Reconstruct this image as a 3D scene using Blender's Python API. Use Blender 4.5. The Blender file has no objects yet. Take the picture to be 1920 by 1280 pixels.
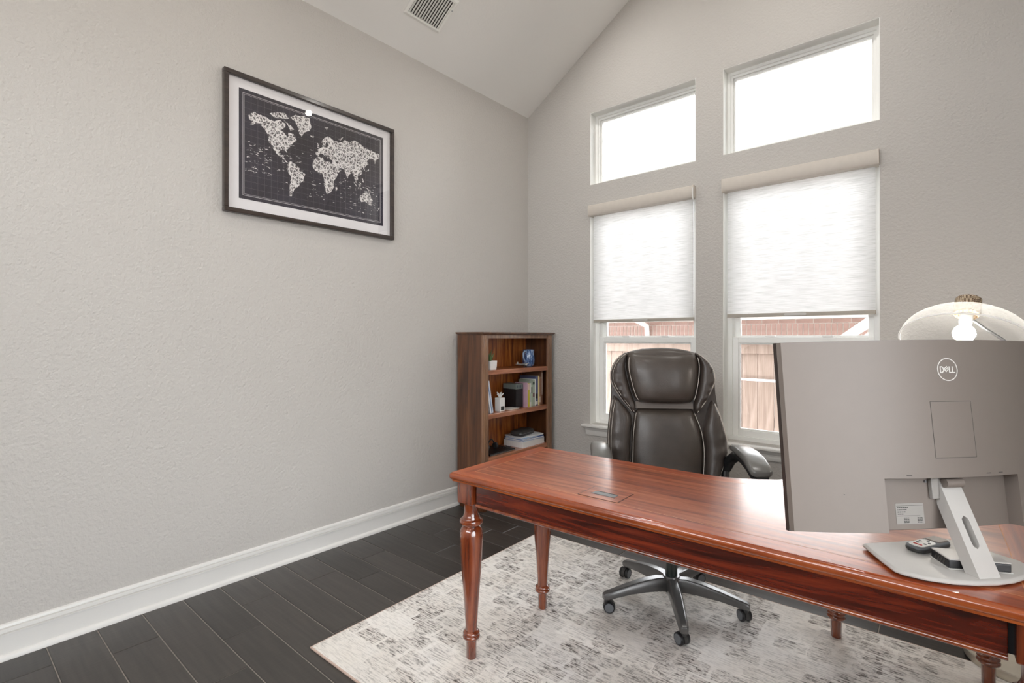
import bpy, math, random
from mathutils import Vector, Matrix

# ------------------------------------------------------------------ camera, world, lights, exposure
scene = bpy.context.scene
COL = scene.collection
R = math.radians
YAW = math.atan(813 / 951.0)
CAM_H = 1.28
cam_data = bpy.data.cameras.new('camera')
cam_data.sensor_width = 36.0
cam_data.lens = 951.0 / 1920.0 * 36.0
cam_data.shift_y = -8.0 / 1920.0
cam_data.clip_start = 0.02
cam = bpy.data.objects.new('camera', cam_data)
COL.objects.link(cam)
cam.location = (0, 0, CAM_H)
cam.rotation_euler = (R(90), 0, YAW)
scene.camera = cam

world = bpy.data.worlds.new('overcast_sky')
scene.world = world
world.use_nodes = True
bg = world.node_tree.nodes['Background']
bg.inputs['Color'].default_value = (0.94, 0.97, 1.0, 1)
bg.inputs['Strength'].default_value = 5.6

vs = scene.view_settings
vs.view_transform = 'Standard'
vs.look = 'None'
vs.exposure = 0.80
vs.gamma = 1.0
vs.use_curve_mapping = False
scene.cycles.max_bounces = 10
scene.cycles.diffuse_bounces = 6
scene.cycles.transparent_max_bounces = 12
scene.cycles.sample_clamp_indirect = 6.0
scene.cycles.caustics_reflective = False
scene.cycles.caustics_refractive = False

# room measures (metres): left wall x = XL, window wall y = YB, gable ridge over x = XRG
XL, YB, XR, YF = -2.854, 3.56, 1.10, -1.60
EAVE, SLOPE, XRG = 3.246, 0.632, -1.245
def ceil_z(x):
    return EAVE + SLOPE * (x - XL) if x < XRG else EAVE + SLOPE * (XRG - XL) - SLOPE * (x - XRG)
WIN = [(-2.205, -1.340), (-1.152, -0.285)]
LOW, TRAN = (0.575, 2.35), (2.52, 3.105)
DOOR_Y, DOOR_H = (-1.35, 1.30), 2.36  # opening for the doors added as a daylight source
FWX, FWZ = (-2.45, 0.75), (1.75, 2.80)      # unseen window pair behind the camera, added for more daylight

def portal(x0, x1, z0, z1, y, sign):
    l = bpy.data.lights.new('window_portal', 'AREA')
    l.shape = 'RECTANGLE'; l.size = x1 - x0; l.size_y = z1 - z0
    l.cycles.is_portal = True
    o = bpy.data.objects.new('window_portal', l)
    COL.objects.link(o)
    o.location = ((x0 + x1) / 2, y, (z0 + z1) / 2)
    o.rotation_euler = (R(90) * sign, 0, 0)
for a, b in WIN:
    portal(a, b, LOW[0], LOW[1], YB + 0.17, -1)
    portal(a, b, TRAN[0], TRAN[1], YB + 0.17, -1)
l_ = bpy.data.lights.new('added_door_portal', 'AREA')
l_.shape = 'RECTANGLE'; l_.size = DOOR_H; l_.size_y = DOOR_Y[1] - DOOR_Y[0]; l_.cycles.is_portal = True
o_ = bpy.data.objects.new('added_door_portal', l_); COL.objects.link(o_)
portal(FWX[0], FWX[1], FWZ[0], FWZ[1], YF - 0.17, 1)
o_.location = (XR + 0.17, sum(DOOR_Y) / 2, DOOR_H / 2); o_.rotation_euler = (0, R(90), 0)

CAN_POWER = 4.5
LAMP_POWER = 7.0

# ------------------------------------------------------------------ materials
def srgb(r, g, b):
    f = lambda c: c / 12.92 if c <= 0.04045 else ((c + 0.055) / 1.055) ** 2.4
    return (f(r / 255), f(g / 255), f(b / 255), 1)

def new_mat(name):
    m = bpy.data.materials.new(name)
    m.use_nodes = True
    nt = m.node_tree
    return m, nt, nt.nodes['Principled BSDF']

def node(nt, kind, **kw):
    n = nt.nodes.new(kind)
    for k, v in kw.items():
        if k.startswith('_'):
            setattr(n, k[1:], v)
        else:
            n.inputs[k.replace('__', ' ')].default_value = v
    return n

def coords(nt, scale=(1, 1, 1), rot=(0, 0, 0), kind='Object'):
    tc = node(nt, 'ShaderNodeTexCoord')
    mp = node(nt, 'ShaderNodeMapping')
    mp.inputs['Scale'].default_value = scale
    mp.inputs['Rotation'].default_value = rot
    nt.links.new(tc.outputs[kind], mp.inputs['Vector'])
    return mp.outputs['Vector']

def ramp(nt, fac, stops):
    r = node(nt, 'ShaderNodeValToRGB')
    e = r.color_ramp.elements
    while len(e) < len(stops):
        e.new(0.5)
    for el, (p, c) in zip(e, stops):
        el.position = p; el.color = c
    nt.links.new(fac, r.inputs['Fac'])
    return r.outputs['Color']

def bump(nt, bs, height, strength, dist=0.01):
    b = node(nt, 'ShaderNodeBump')
    b.inputs['Strength'].default_value = strength
    b.inputs['Distance'].default_value = dist
    nt.links.new(height, b.inputs['Height'])
    nt.links.new(b.outputs['Normal'], bs.inputs['Normal'])

def plain(name, col, rough=0.5, metal=0.0, coat=0.0, spec=0.5, var=0.06, vscale=30, bmp=0.0, bscale=200):
    """one colour with a faint procedural mottling and fine relief"""
    m, nt, bs = new_mat(name)
    v = coords(nt)
    n = node(nt, 'ShaderNodeTexNoise', Scale=vscale, Detail=3)
    nt.links.new(v, n.inputs['Vector'])
    a = tuple(c * (1 - var) for c in col[:3]) + (1,)
    b = tuple(min(1, c * (1 + var)) for c in col[:3]) + (1,)
    nt.links.new(ramp(nt, n.outputs['Fac'], [(0.3, a), (0.7, b)]), bs.inputs['Base Color'])
    bs.inputs['Roughness'].default_value = rough
    bs.inputs['Metallic'].default_value = metal
    bs.inputs['Coat Weight'].default_value = coat
    bs.inputs['Coat Roughness'].default_value = 0.25
    bs.inputs['Specular IOR Level'].default_value = spec
    if bmp:
        n2 = node(nt, 'ShaderNodeTexNoise', Scale=bscale, Detail=2)
        nt.links.new(v, n2.inputs['Vector'])
        bump(nt, bs, n2.outputs['Fac'], bmp, 0.003)
    return m

def wood(name, dark, mid, light, axis=0, scale=1.0, rough=0.3, coat=0.4, figure=1.0, crough=0.12):
    m, nt, bs = new_mat(name)
    s = [26 * scale] * 3
    s[axis] = 2.6 * scale
    v = coords(nt, tuple(s))
    n1 = node(nt, 'ShaderNodeTexNoise', Scale=1.0, Detail=6, Roughness=0.62, Distortion=1.2 * figure)
    nt.links.new(v, n1.inputs['Vector'])
    s2 = [150 * scale] * 3
    s2[axis] = 5 * scale
    v2 = coords(nt, tuple(s2))
    n2 = node(nt, 'ShaderNodeTexNoise', Scale=1.0, Detail=3)
    nt.links.new(v2, n2.inputs['Vector'])
    mx = node(nt, 'ShaderNodeMix', _data_type='FLOAT')
    mx.inputs[0].default_value = 0.3
    nt.links.new(n1.outputs['Fac'], mx.inputs[2]); nt.links.new(n2.outputs['Fac'], mx.inputs[3])
    nt.links.new(ramp(nt, mx.outputs[0], [(0.36, dark), (0.5, mid), (0.64, light)]), bs.inputs['Base Color'])
    bs.inputs['Roughness'].default_value = rough
    bs.inputs['Coat Weight'].default_value = coat
    bs.inputs['Coat Roughness'].default_value = crough
    bs.inputs['Coat IOR'].default_value = 1.9
    if coat < 0.55:
        bump(nt, bs, n2.outputs['Fac'], 0.02, 0.002)
    return m

def wall_paint(name, col, strength=0.35):
    m, nt, bs = new_mat(name)
    v = coords(nt)
    n = node(nt, 'ShaderNodeTexNoise', Scale=66, Detail=3, Roughness=0.55)
    nt.links.new(v, n.inputs['Vector'])
    n2 = node(nt, 'ShaderNodeTexNoise', Scale=1.3, Detail=2)
    nt.links.new(v, n2.inputs['Vector'])
    a = tuple(c * 0.975 for c in col[:3]) + (1,)
    nt.links.new(ramp(nt, n2.outputs['Fac'], [(0.3, a), (0.7, col)]), bs.inputs['Base Color'])
    bs.inputs['Roughness'].default_value = 0.6
    bs.inputs['Specular IOR Level'].default_value = 0.3
    bump(nt, bs, n.outputs['Fac'], strength, 0.005)
    return m

def thin_glass(name, refl=0.07, tint=(1, 1, 1, 1), rough=0.0):
    m, nt, bs = new_mat(name)
    nt.nodes.remove(bs)
    out = nt.nodes['Material Output']
    tr = node(nt, 'ShaderNodeBsdfTransparent', Color=tint)
    gl = node(nt, 'ShaderNodeBsdfGlossy', Roughness=rough)
    lw = node(nt, 'ShaderNodeFresnel', IOR=1.45)
    mul = node(nt, 'ShaderNodeMath', _operation='MULTIPLY_ADD')
    mul.inputs[1].default_value = 1.0; mul.inputs[2].default_value = refl - 0.035
    nt.links.new(lw.outputs[0], mul.inputs[0])
    mx = node(nt, 'ShaderNodeMixShader')
    nt.links.new(mul.outputs[0], mx.inputs[0])
    nt.links.new(tr.outputs[0], mx.inputs[1]); nt.links.new(gl.outputs[0], mx.inputs[2])
    nt.links.new(mx.outputs[0], out.inputs['Surface'])
    return m

def emitter(name, col, strength):
    m, nt, bs = new_mat(name)
    bs.inputs['Base Color'].default_value = col
    bs.inputs['Emission Color'].default_value = col
    bs.inputs['Emission Strength'].default_value = strength
    return m

M = {}
M['wall'] = wall_paint('greige_wall_paint', srgb(193, 189, 184), 1.0)
M['ceiling'] = wall_paint('ceiling_paint', srgb(237, 236, 233), 0.15)
M['trim'] = plain('white_trim_paint', srgb(222, 220, 216), 0.35, var=0.015, vscale=8)
M['vinyl'] = plain('white_window_vinyl', srgb(246, 246, 243), 0.3, var=0.01, vscale=8)
M['return'] = plain('white_window_return_paint', srgb(246, 246, 242), 0.5, var=0.02, vscale=10)
M['glass'] = thin_glass('window_glass', 0.05)
M['pic_glass'] = thin_glass('picture_glass', 0.06)
def seeded_glass():
    m, nt, bs = new_mat('seeded_lamp_glass')
    nt.nodes.remove(bs); L = nt.links.new
    tr = node(nt, 'ShaderNodeBsdfTransparent', Color=(0.97, 0.98, 0.98, 1))
    df = node(nt, 'ShaderNodeBsdfDiffuse', Color=(0.92, 0.93, 0.93, 1)); tl = node(nt, 'ShaderNodeBsdfTranslucent', Color=(0.95, 0.96, 0.96, 1))
    gl = node(nt, 'ShaderNodeBsdfGlossy', Roughness=0.12)
    lw = node(nt, 'ShaderNodeLayerWeight', Blend=0.35)
    n = node(nt, 'ShaderNodeTexNoise', Scale=70, Detail=2); L(coords(nt), n.inputs['Vector'])
    ma = node(nt, 'ShaderNodeMath', _operation='MULTIPLY_ADD'); ma.inputs[1].default_value = 0.42; L(lw.outputs['Facing'], ma.inputs[0])
    nm = node(nt, 'ShaderNodeMapRange'); nm.inputs[1].default_value = 0.45; nm.inputs[2].default_value = 0.7; nm.inputs[4].default_value = 0.03; L(n.outputs['Fac'], nm.inputs[0])
    L(nm.outputs[0], ma.inputs[2])
    a = node(nt, 'ShaderNodeMixShader'); a.inputs[0].default_value = 0.5; L(df.outputs[0], a.inputs[1]); L(tl.outputs[0], a.inputs[2])
    b = node(nt, 'ShaderNodeMixShader'); b.inputs[0].default_value = 0.25; L(a.outputs[0], b.inputs[1]); L(gl.outputs[0], b.inputs[2])
    c = node(nt, 'ShaderNodeMixShader'); L(ma.outputs[0], c.inputs[0]); L(tr.outputs[0], c.inputs[1]); L(b.outputs[0], c.inputs[2])
    L(c.outputs[0], nt.nodes['Material Output'].inputs['Surface'])
    return m
M['shade_glass'] = seeded_glass()
def rim_glass():
    m, nt, bs = new_mat('bright_glass_rim')
    nt.nodes.remove(bs)
    a = node(nt, 'ShaderNodeBsdfTranslucent', Color=(0.96, 0.97, 0.97, 1)); b = node(nt, 'ShaderNodeBsdfDiffuse', Color=(0.95, 0.96, 0.96, 1))
    x = node(nt, 'ShaderNodeMixShader'); x.inputs[0].default_value = 0.4
    nt.links.new(a.outputs[0], x.inputs[1]); nt.links.new(b.outputs[0], x.inputs[2]); nt.links.new(x.outputs[0], nt.nodes['Material Output'].inputs['Surface'])
    return m
M['rim_glass'] = rim_glass()
M['can_white'] = plain('white_enamel', srgb(240, 240, 236), 0.4, var=0.01)
M['can_glow'] = emitter('downlight_lens', (1, 0.95, 0.88, 1), 12)
M['bulb'] = emitter('lit_bulb', (1, 0.93, 0.82, 1), 40)
M['black'] = plain('black_plastic', srgb(28, 28, 30), 0.4, var=0.1)
M['darkgrey'] = plain('dark_grey_plastic', srgb(58, 57, 56), 0.38, var=0.06)
M['silver'] = plain('monitor_silver_plastic', srgb(128, 118, 111), 0.45, var=0.01, bmp=0.04, bscale=900)
M['silver_lt'] = plain('light_silver_plastic', srgb(196, 193, 189), 0.42, var=0.01)
M['recess'] = plain('recess_silver_plastic', srgb(158, 154, 149), 0.5, var=0.01)
M['mon_dark'] = plain('dark_bronze_bezel', srgb(52, 42, 38), 0.4, var=0.04)
M['screen'] = plain('unlit_screen', srgb(12, 12, 14), 0.25, var=0.02)
M['white'] = plain('white_plastic', srgb(232, 231, 228), 0.45, var=0.01)
M['groove'] = plain('dark_groove', srgb(70, 66, 62), 0.7)
M['logo'] = plain('logo_pale_print', srgb(232, 229, 225), 0.35, var=0.0)
M['ink'] = plain('dark_ink', srgb(52, 52, 52), 0.7)
M['red'] = plain('red_button', srgb(190, 40, 45), 0.4)
M['greybtn'] = plain('grey_button', srgb(105, 108, 112), 0.5)
M['metal'] = plain('brushed_grey_metal', srgb(150, 152, 154), 0.28, metal=0.9, var=0.05)
M['castgrey'] = plain('painted_grey_base', srgb(96, 95, 94), 0.28, metal=0.35, coat=0.4, var=0.04)
M['gaslift'] = plain('green_black_gas_lift', srgb(26, 40, 36), 0.25, coat=0.5)
M['brass'] = plain('pale_brushed_nickel', srgb(212, 205, 190), 0.35, metal=0.5, var=0.03)
M['desk_top'] = wood('cherry_desk_top', srgb(112, 44, 20), srgb(166, 82, 44), srgb(200, 118, 76), 0, 0.5, 0.34, 1.0, 1.6, 0.2)
M['desk_border'] = wood('cherry_crossband', srgb(124, 48, 18), srgb(172, 78, 34), srgb(204, 106, 52), 1, 0.5, 0.34, 1.0, 1.0, 0.2)
M['desk_border_x'] = wood('cherry_border_long', srgb(126, 48, 18), srgb(174, 78, 32), srgb(206, 106, 50), 0, 0.5, 0.34, 1.0, 1.0, 0.2)
M['desk_edge'] = wood('cherry_moulded_edge', srgb(88, 34, 12), srgb(138, 62, 24), srgb(176, 92, 42), 0, 0.6, 0.24, 0.6)
M['desk_apron'] = wood('mahogany_apron', srgb(30, 8, 4), srgb(86, 26, 11), srgb(124, 46, 21), 0, 0.55, 0.24, 0.6, 2.0)
M['desk_leg'] = wood('cherry_turned_leg', srgb(78, 28, 10), srgb(118, 52, 22), srgb(144, 74, 36), 2, 0.6, 0.22, 0.7)
M['inlay'] = plain('pale_inlay_line', srgb(205, 140, 92), 0.3)
M['case'] = wood('walnut_bookcase', srgb(58, 30, 12), srgb(90, 52, 26), srgb(114, 72, 40), 2, 0.5, 0.32, 0.4)
M['case_front'] = wood('walnut_bookcase_front', srgb(104, 72, 52), srgb(132, 96, 70), srgb(150, 112, 84), 2, 0.6, 0.28, 0.5)
M['case_shelf'] = wood('walnut_shelf', srgb(122, 68, 40), srgb(160, 96, 60), srgb(186, 120, 80), 1, 0.6, 0.3, 0.5)
M['case_back'] = wood('burl_back_panel', srgb(96, 40, 14), srgb(168, 92, 36), srgb(212, 136, 66), 2, 0.35, 0.4, 0.3, 3.0)
M['leather'] = plain('black_brown_leather', srgb(70, 62, 56), 0.34, coat=0.35, var=0.12, vscale=14, bmp=0.35, bscale=420)
M['leather_dk'] = plain('black_leather_side', srgb(66, 58, 53), 0.40, coat=0.25, var=0.1, vscale=14, bmp=0.3, bscale=400)
M['satin'] = plain('satin_grey_strap', srgb(118, 110, 104), 0.35, var=0.05)
M['stitch'] = plain('pale_stitching', srgb(214, 208, 198), 0.6)
M['arm_pad'] = plain('grey_black_arm_pad', srgb(104, 103, 100), 0.28, coat=0.5, var=0.06)
M['frame'] = wood('espresso_picture_frame', srgb(34, 24, 20), srgb(48, 36, 30), srgb(62, 48, 40), 1, 1.2, 0.35, 0.3)
M['matboard'] = plain('white_mat_board', srgb(232, 229, 230), 0.85, var=0.01)
M['rail_grey'] = plain('taupe_hem_bar', srgb(170, 163, 152), 0.5, var=0.02)
M['cassette'] = plain('taupe_cassette', srgb(206, 198, 188), 0.5, var=0.02)

def mat_plank():
    m, nt, bs = new_mat('dark_hand_scraped_hardwood')
    oi = node(nt, 'ShaderNodeObjectInfo')
    tc = node(nt, 'ShaderNodeTexCoord')
    add = node(nt, 'ShaderNodeVectorMath', _operation='ADD')
    sc = node(nt, 'ShaderNodeVectorMath', _operation='SCALE'); sc.inputs['Scale'].default_value = 40
    cmb = node(nt, 'ShaderNodeCombineXYZ')
    nt.links.new(oi.outputs['Random'], cmb.inputs['X']); nt.links.new(oi.outputs['Random'], cmb.inputs['Y'])
    nt.links.new(cmb.outputs[0], sc.inputs[0])
    nt.links.new(tc.outputs['Object'], add.inputs[0]); nt.links.new(sc.outputs[0], add.inputs[1])
    mp = node(nt, 'ShaderNodeMapping'); mp.inputs['Scale'].default_value = (3, 40, 40)
    nt.links.new(add.outputs[0], mp.inputs['Vector'])
    n = node(nt, 'ShaderNodeTexNoise', Scale=1.0, Detail=5, Roughness=0.6)
    nt.links.new(mp.outputs[0], n.inputs['Vector'])
    mx = node(nt, 'ShaderNodeMath', _operation='MULTIPLY_ADD'); mx.inputs[1].default_value = 0.35
    nt.links.new(oi.outputs['Random'], mx.inputs[0]); nt.links.new(n.outputs['Fac'], mx.inputs[2])
    nt.links.new(ramp(nt, mx.outputs[0], [(0.35, srgb(46, 43, 40)), (0.65, srgb(60, 56, 53)), (1.0, srgb(74, 69, 65))]), bs.inputs['Base Color'])
    mp2 = node(nt, 'ShaderNodeMapping'); mp2.inputs['Scale'].default_value = (60, 6, 6)
    nt.links.new(add.outputs[0], mp2.inputs['Vector'])
    n2 = node(nt, 'ShaderNodeTexNoise', Scale=1.0, Detail=2)
    nt.links.new(mp2.outputs[0], n2.inputs['Vector'])
    bs.inputs['Roughness'].default_value = 0.36
    bump(nt, bs, n2.outputs['Fac'], 0.12, 0.003)
    return m
M['plank'] = mat_plank()
M['subfloor'] = plain('pale_joint_glint', srgb(156, 149, 141), 0.8)  # pale colour stands in for light caught on the plank bevels

def mat_rug():
    m, nt, bs = new_mat('distressed_grey_ivory_rug')
    L = nt.links.new
    v = coords(nt)
    # ragged weave blocks: two offset brick grids whose joints are worn away
    dn = node(nt, 'ShaderNodeTexNoise', Scale=16, Detail=4, Roughness=0.7); L(v, dn.inputs['Vector'])
    dv = node(nt, 'ShaderNodeVectorMath', _operation='SCALE'); dv.inputs['Scale'].default_value = 0.05; L(dn.outputs['Color'], dv.inputs[0])
    da = node(nt, 'ShaderNodeVectorMath', _operation='ADD'); L(v, da.inputs[0]); L(dv.outputs[0], da.inputs[1])
    def grid(w, h, mort, rot, freq, lo, hi):
        mp = node(nt, 'ShaderNodeMapping'); mp.inputs['Rotation'].default_value = (0, 0, rot); L(da.outputs[0], mp.inputs['Vector'])
        b = node(nt, 'ShaderNodeTexBrick', _offset=0.37, _offset_frequency=freq, Scale=1.0)
        b.inputs['Color1'].default_value = (0, 0, 0, 1); b.inputs['Color2'].default_value = (1, 1, 1, 1); b.inputs['Mortar'].default_value = (0, 0, 0, 1)
        b.inputs['Mortar Size'].default_value = mort; b.inputs['Mortar Smooth'].default_value = 0.4
        b.inputs['Brick Width'].default_value = w; b.inputs['Row Height'].default_value = h
        L(mp.outputs[0], b.inputs['Vector'])
        mr = node(nt, 'ShaderNodeMapRange'); mr.inputs[1].default_value = lo; mr.inputs[2].default_value = hi; L(b.outputs['Color'], mr.inputs[0])
        return mr.outputs[0]
    p1 = grid(0.135, 0.095, 0.010, 0, 2, 0.05, 0.65)
    p2 = grid(0.085, 0.21, 0.010, 0.02, 3, 0.35, 0.95)
    mxp = node(nt, 'ShaderNodeMath', _operation='MAXIMUM'); L(p1, mxp.inputs[0]); L(p2, mxp.inputs[1])
    big = node(nt, 'ShaderNodeTexNoise', Scale=2.6, Detail=3, Roughness=0.6); L(v, big.inputs['Vector'])
    bm_ = node(nt, 'ShaderNodeMapRange'); bm_.inputs[1].default_value = 0.36; bm_.inputs[2].default_value = 0.60; bm_.inputs[3].default_value = 0.5; L(big.outputs['Fac'], bm_.inputs[0])
    wear = node(nt, 'ShaderNodeTexNoise', Scale=34, Detail=4, Roughness=0.75); L(v, wear.inputs['Vector'])
    wm = node(nt, 'ShaderNodeMapRange'); wm.inputs[1].default_value = 0.38; wm.inputs[2].default_value = 0.56; wm.inputs[3].default_value = 0.15; L(wear.outputs['Fac'], wm.inputs[0])
    k0 = node(nt, 'ShaderNodeMath', _operation='MULTIPLY'); L(mxp.outputs[0], k0.inputs[0]); L(wm.outputs[0], k0.inputs[1])
    k1 = node(nt, 'ShaderNodeMath', _operation='MULTIPLY'); L(k0.outputs[0], k1.inputs[0]); L(bm_.outputs[0], k1.inputs[1])
    # fine weave streaks running along x
    vs_ = coords(nt, (20, 150, 1)); st = node(nt, 'ShaderNodeTexNoise', Scale=1.0, Detail=4, Roughness=0.65); L(vs_, st.inputs['Vector'])
    stm = node(nt, 'ShaderNodeMapRange'); stm.inputs[1].default_value = 0.48; stm.inputs[2].default_value = 0.58; L(st.outputs['Fac'], stm.inputs[0])
    ink = node(nt, 'ShaderNodeMath', _operation='MULTIPLY_ADD'); ink.inputs[1].default_value = 0.95; ink.inputs[2].default_value = 0.16; L(k1.outputs[0], ink.inputs[0])
    k2 = node(nt, 'ShaderNodeMath', _operation='MULTIPLY'); L(stm.outputs[0], k2.inputs[0]); L(ink.outputs[0], k2.inputs[1])
    tint = node(nt, 'ShaderNodeMath', _operation='MULTIPLY'); tint.inputs[1].default_value = 0.40; L(k1.outputs[0], tint.inputs[0])
    hn = node(nt, 'ShaderNodeTexNoise', Scale=3.7, Detail=1); L(v, hn.inputs['Vector'])
    colp = ramp(nt, hn.outputs['Fac'], [(0.3, srgb(142, 136, 130)), (0.5, srgb(164, 146, 134)), (0.7, srgb(132, 128, 124))])
    base = ramp(nt, big.outputs['Fac'], [(0.3, srgb(232, 226, 218)), (0.55, srgb(238, 234, 229)), (0.75, srgb(234, 231, 228))])
    m1 = node(nt, 'ShaderNodeMix', _data_type='RGBA'); L(tint.outputs[0], m1.inputs[0]); L(base, m1.inputs[6]); L(colp, m1.inputs[7])
    m2 = node(nt, 'ShaderNodeMix', _data_type='RGBA'); L(k2.outputs[0], m2.inputs[0]); L(m1.outputs[2], m2.inputs[6])
    m2.inputs[7].default_value = srgb(74, 67, 62)
    L(m2.outputs[2], bs.inputs['Base Color'])
    bs.inputs['Roughness'].default_value = 0.95
    bs.inputs['Specular IOR Level'].default_value = 0.1
    nb = node(nt, 'ShaderNodeTexNoise', Scale=260, Detail=2); L(v, nb.inputs['Vector'])
    mb = node(nt, 'ShaderNodeMath', _operation='MULTIPLY_ADD'); mb.inputs[1].default_value = 0.6
    L(st.outputs['Fac'], mb.inputs[0]); L(nb.outputs['Fac'], mb.inputs[2])
    bump(nt, bs, mb.outputs[0], 0.5, 0.004)
    return m
M['rug'] = mat_rug()
M['rug_edge'] = plain('rug_binding', srgb(202, 178, 164), 0.9, bmp=0.3, bscale=300)

def mat_shade():
    m, nt, bs = new_mat('woven_translucent_shade')
    nt.nodes.remove(bs)
    out = nt.nodes['Material Output']
    v = coords(nt, (8, 1, 260))
    n = node(nt, 'ShaderNodeTexNoise', Scale=1.0, Detail=4, Roughness=0.6)
    nt.links.new(v, n.inputs['Vector'])
    c = ramp(nt, n.outputs['Fac'], [(0.34, srgb(225, 226, 224)), (0.55, srgb(248, 248, 248))])
    tl = node(nt, 'ShaderNodeBsdfTranslucent'); df = node(nt, 'ShaderNodeBsdfDiffuse')
    nt.links.new(c, tl.inputs['Color']); nt.links.new(c, df.inputs['Color'])
    mx = node(nt, 'ShaderNodeMixShader'); mx.inputs[0].default_value = 0.67
    nt.links.new(df.outputs[0], mx.inputs[1]); nt.links.new(tl.outputs[0], mx.inputs[2])
    nt.links.new(mx.outputs[0], out.inputs['Surface'])
    return m
M['shade'] = mat_shade()

def mat_map(name, land):
    m, nt, bs = new_mat(name)
    L = nt.links.new
    v = coords(nt)
    if land:
        d = node(nt, 'ShaderNodeTexNoise', Scale=30, Detail=3); L(v, d.inputs['Vector'])
        ma = node(nt, 'ShaderNodeMix', _data_type='RGBA'); ma.inputs[0].default_value = 0.03
        L(v, ma.inputs[6]); L(d.outputs['Color'], ma.inputs[7])
        w = node(nt, 'ShaderNodeTexVoronoi', Scale=46, _feature='DISTANCE_TO_EDGE'); L(ma.outputs[2], w.inputs['Vector'])
        w2 = node(nt, 'ShaderNodeTexNoise', Scale=140, Detail=3, Roughness=0.8); L(v, w2.inputs['Vector'])
        mr = node(nt, 'ShaderNodeMapRange'); mr.inputs[1].default_value = 0.05; mr.inputs[2].default_value = 0.15
        mr.inputs[3].default_value = 1; mr.inputs[4].default_value = 0; L(w.outputs['Distance'], mr.inputs[0])
        m2 = node(nt, 'ShaderNodeMapRange'); m2.inputs[1].default_value = 0.49; m2.inputs[2].default_value = 0.58; L(w2.outputs['Fac'], m2.inputs[0])
        mm = node(nt, 'ShaderNodeMath', _operation='MAXIMUM'); L(mr.outputs[0], mm.inputs[0]); L(m2.outputs[0], mm.inputs[1])
        c = ramp(nt, mm.outputs[0], [(0.0, srgb(66, 58, 60)), (1.0, srgb(236, 232, 230))])
    else:
        n = node(nt, 'ShaderNodeTexNoise', Scale=3, Detail=3); L(v, n.inputs['Vector'])
        c = ramp(nt, n.outputs['Fac'], [(0.3, srgb(42, 36, 40)), (0.7, srgb(54, 50, 62))])
    L(c, bs.inputs['Base Color'])
    bs.inputs['Roughness'].default_value = 0.8
    return m
M['map_sea'] = mat_map('dark_map_paper', False)
M['map_land'] = mat_map('map_land_linework', True)
M['map_line'] = plain('map_pale_lines', srgb(196, 192, 194), 0.8)
M['map_grid'] = plain('map_faint_grid', srgb(118, 112, 118), 0.8)
M['fence'] = wood('weathered_cedar', srgb(116, 99, 89), srgb(134, 117, 106), srgb(146, 130, 120), 2, 0.5, 0.8, 0.0)
M['brick'] = plain('red_brown_brick', srgb(150, 124, 116), 0.85, var=0.2, vscale=12)
M['mortar'] = plain('pale_mortar', srgb(196, 190, 184), 0.9)
M['soffit'] = plain('grey_soffit', srgb(196, 190, 188), 0.7)
M['roof'] = plain('grey_shingle', srgb(196, 192, 188), 0.9, var=0.15, vscale=20)  # roof colour lightened to bounce more daylight up
M['bounce_ground'] = plain('pale_bounce_ground', srgb(204, 198, 190), 0.95, var=0.12, vscale=18, bmp=0.5, bscale=120)  # unseen ground, made pale to bounce daylight up into the windows
M['mug'] = None
def mat_mug():
    m, nt, bs = new_mat('speckled_blue_glaze')
    v = coords(nt, (1, 1, 0.35))
    n = node(nt, 'ShaderNodeTexNoise', Scale=75, Detail=4, Roughness=0.7); nt.links.new(v, n.inputs['Vector'])
    nt.links.new(ramp(nt, n.outputs['Fac'], [(0.36, srgb(24, 44, 86)), (0.52, srgb(70, 108, 160)), (0.66, srgb(196, 212, 228))]), bs.inputs['Base Color'])
    bs.inputs['Roughness'].default_value = 0.2; bs.inputs['Coat Weight'].default_value = 0.6
    return m
M['mug'] = mat_mug()
def mat_weave():
    m, nt, bs = new_mat('woven_rattan')
    v = coords(nt, (1, 1, 1))
    w = node(nt, 'ShaderNodeTexChecker', Scale=170); nt.links.new(v, w.inputs['Vector'])
    w.inputs['Color1'].default_value = srgb(196, 178, 152); w.inputs['Color2'].default_value = srgb(104, 82, 62)
    nt.links.new(w.outputs['Color'], bs.inputs['Base Color']); bs.inputs['Roughness'].default_value = 0.7
    bump(nt, bs, w.outputs['Fac'], 0.5, 0.003)
    return m
M['weave'] = mat_weave()
_bookmats = {}
def bookmat(r, g, b, rough=0.5):
    k = (r, g, b)
    if k not in _bookmats:
        _bookmats[k] = plain('print_%d_%d_%d' % k, srgb(r, g, b), rough, var=0.04)
    return _bookmats[k]
M['pages'] = plain('page_edges', srgb(226, 220, 206), 0.9, var=0.05, vscale=300)
M['leaf'] = plain('succulent_green', srgb(92, 116, 70), 0.5, var=0.2)

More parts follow.
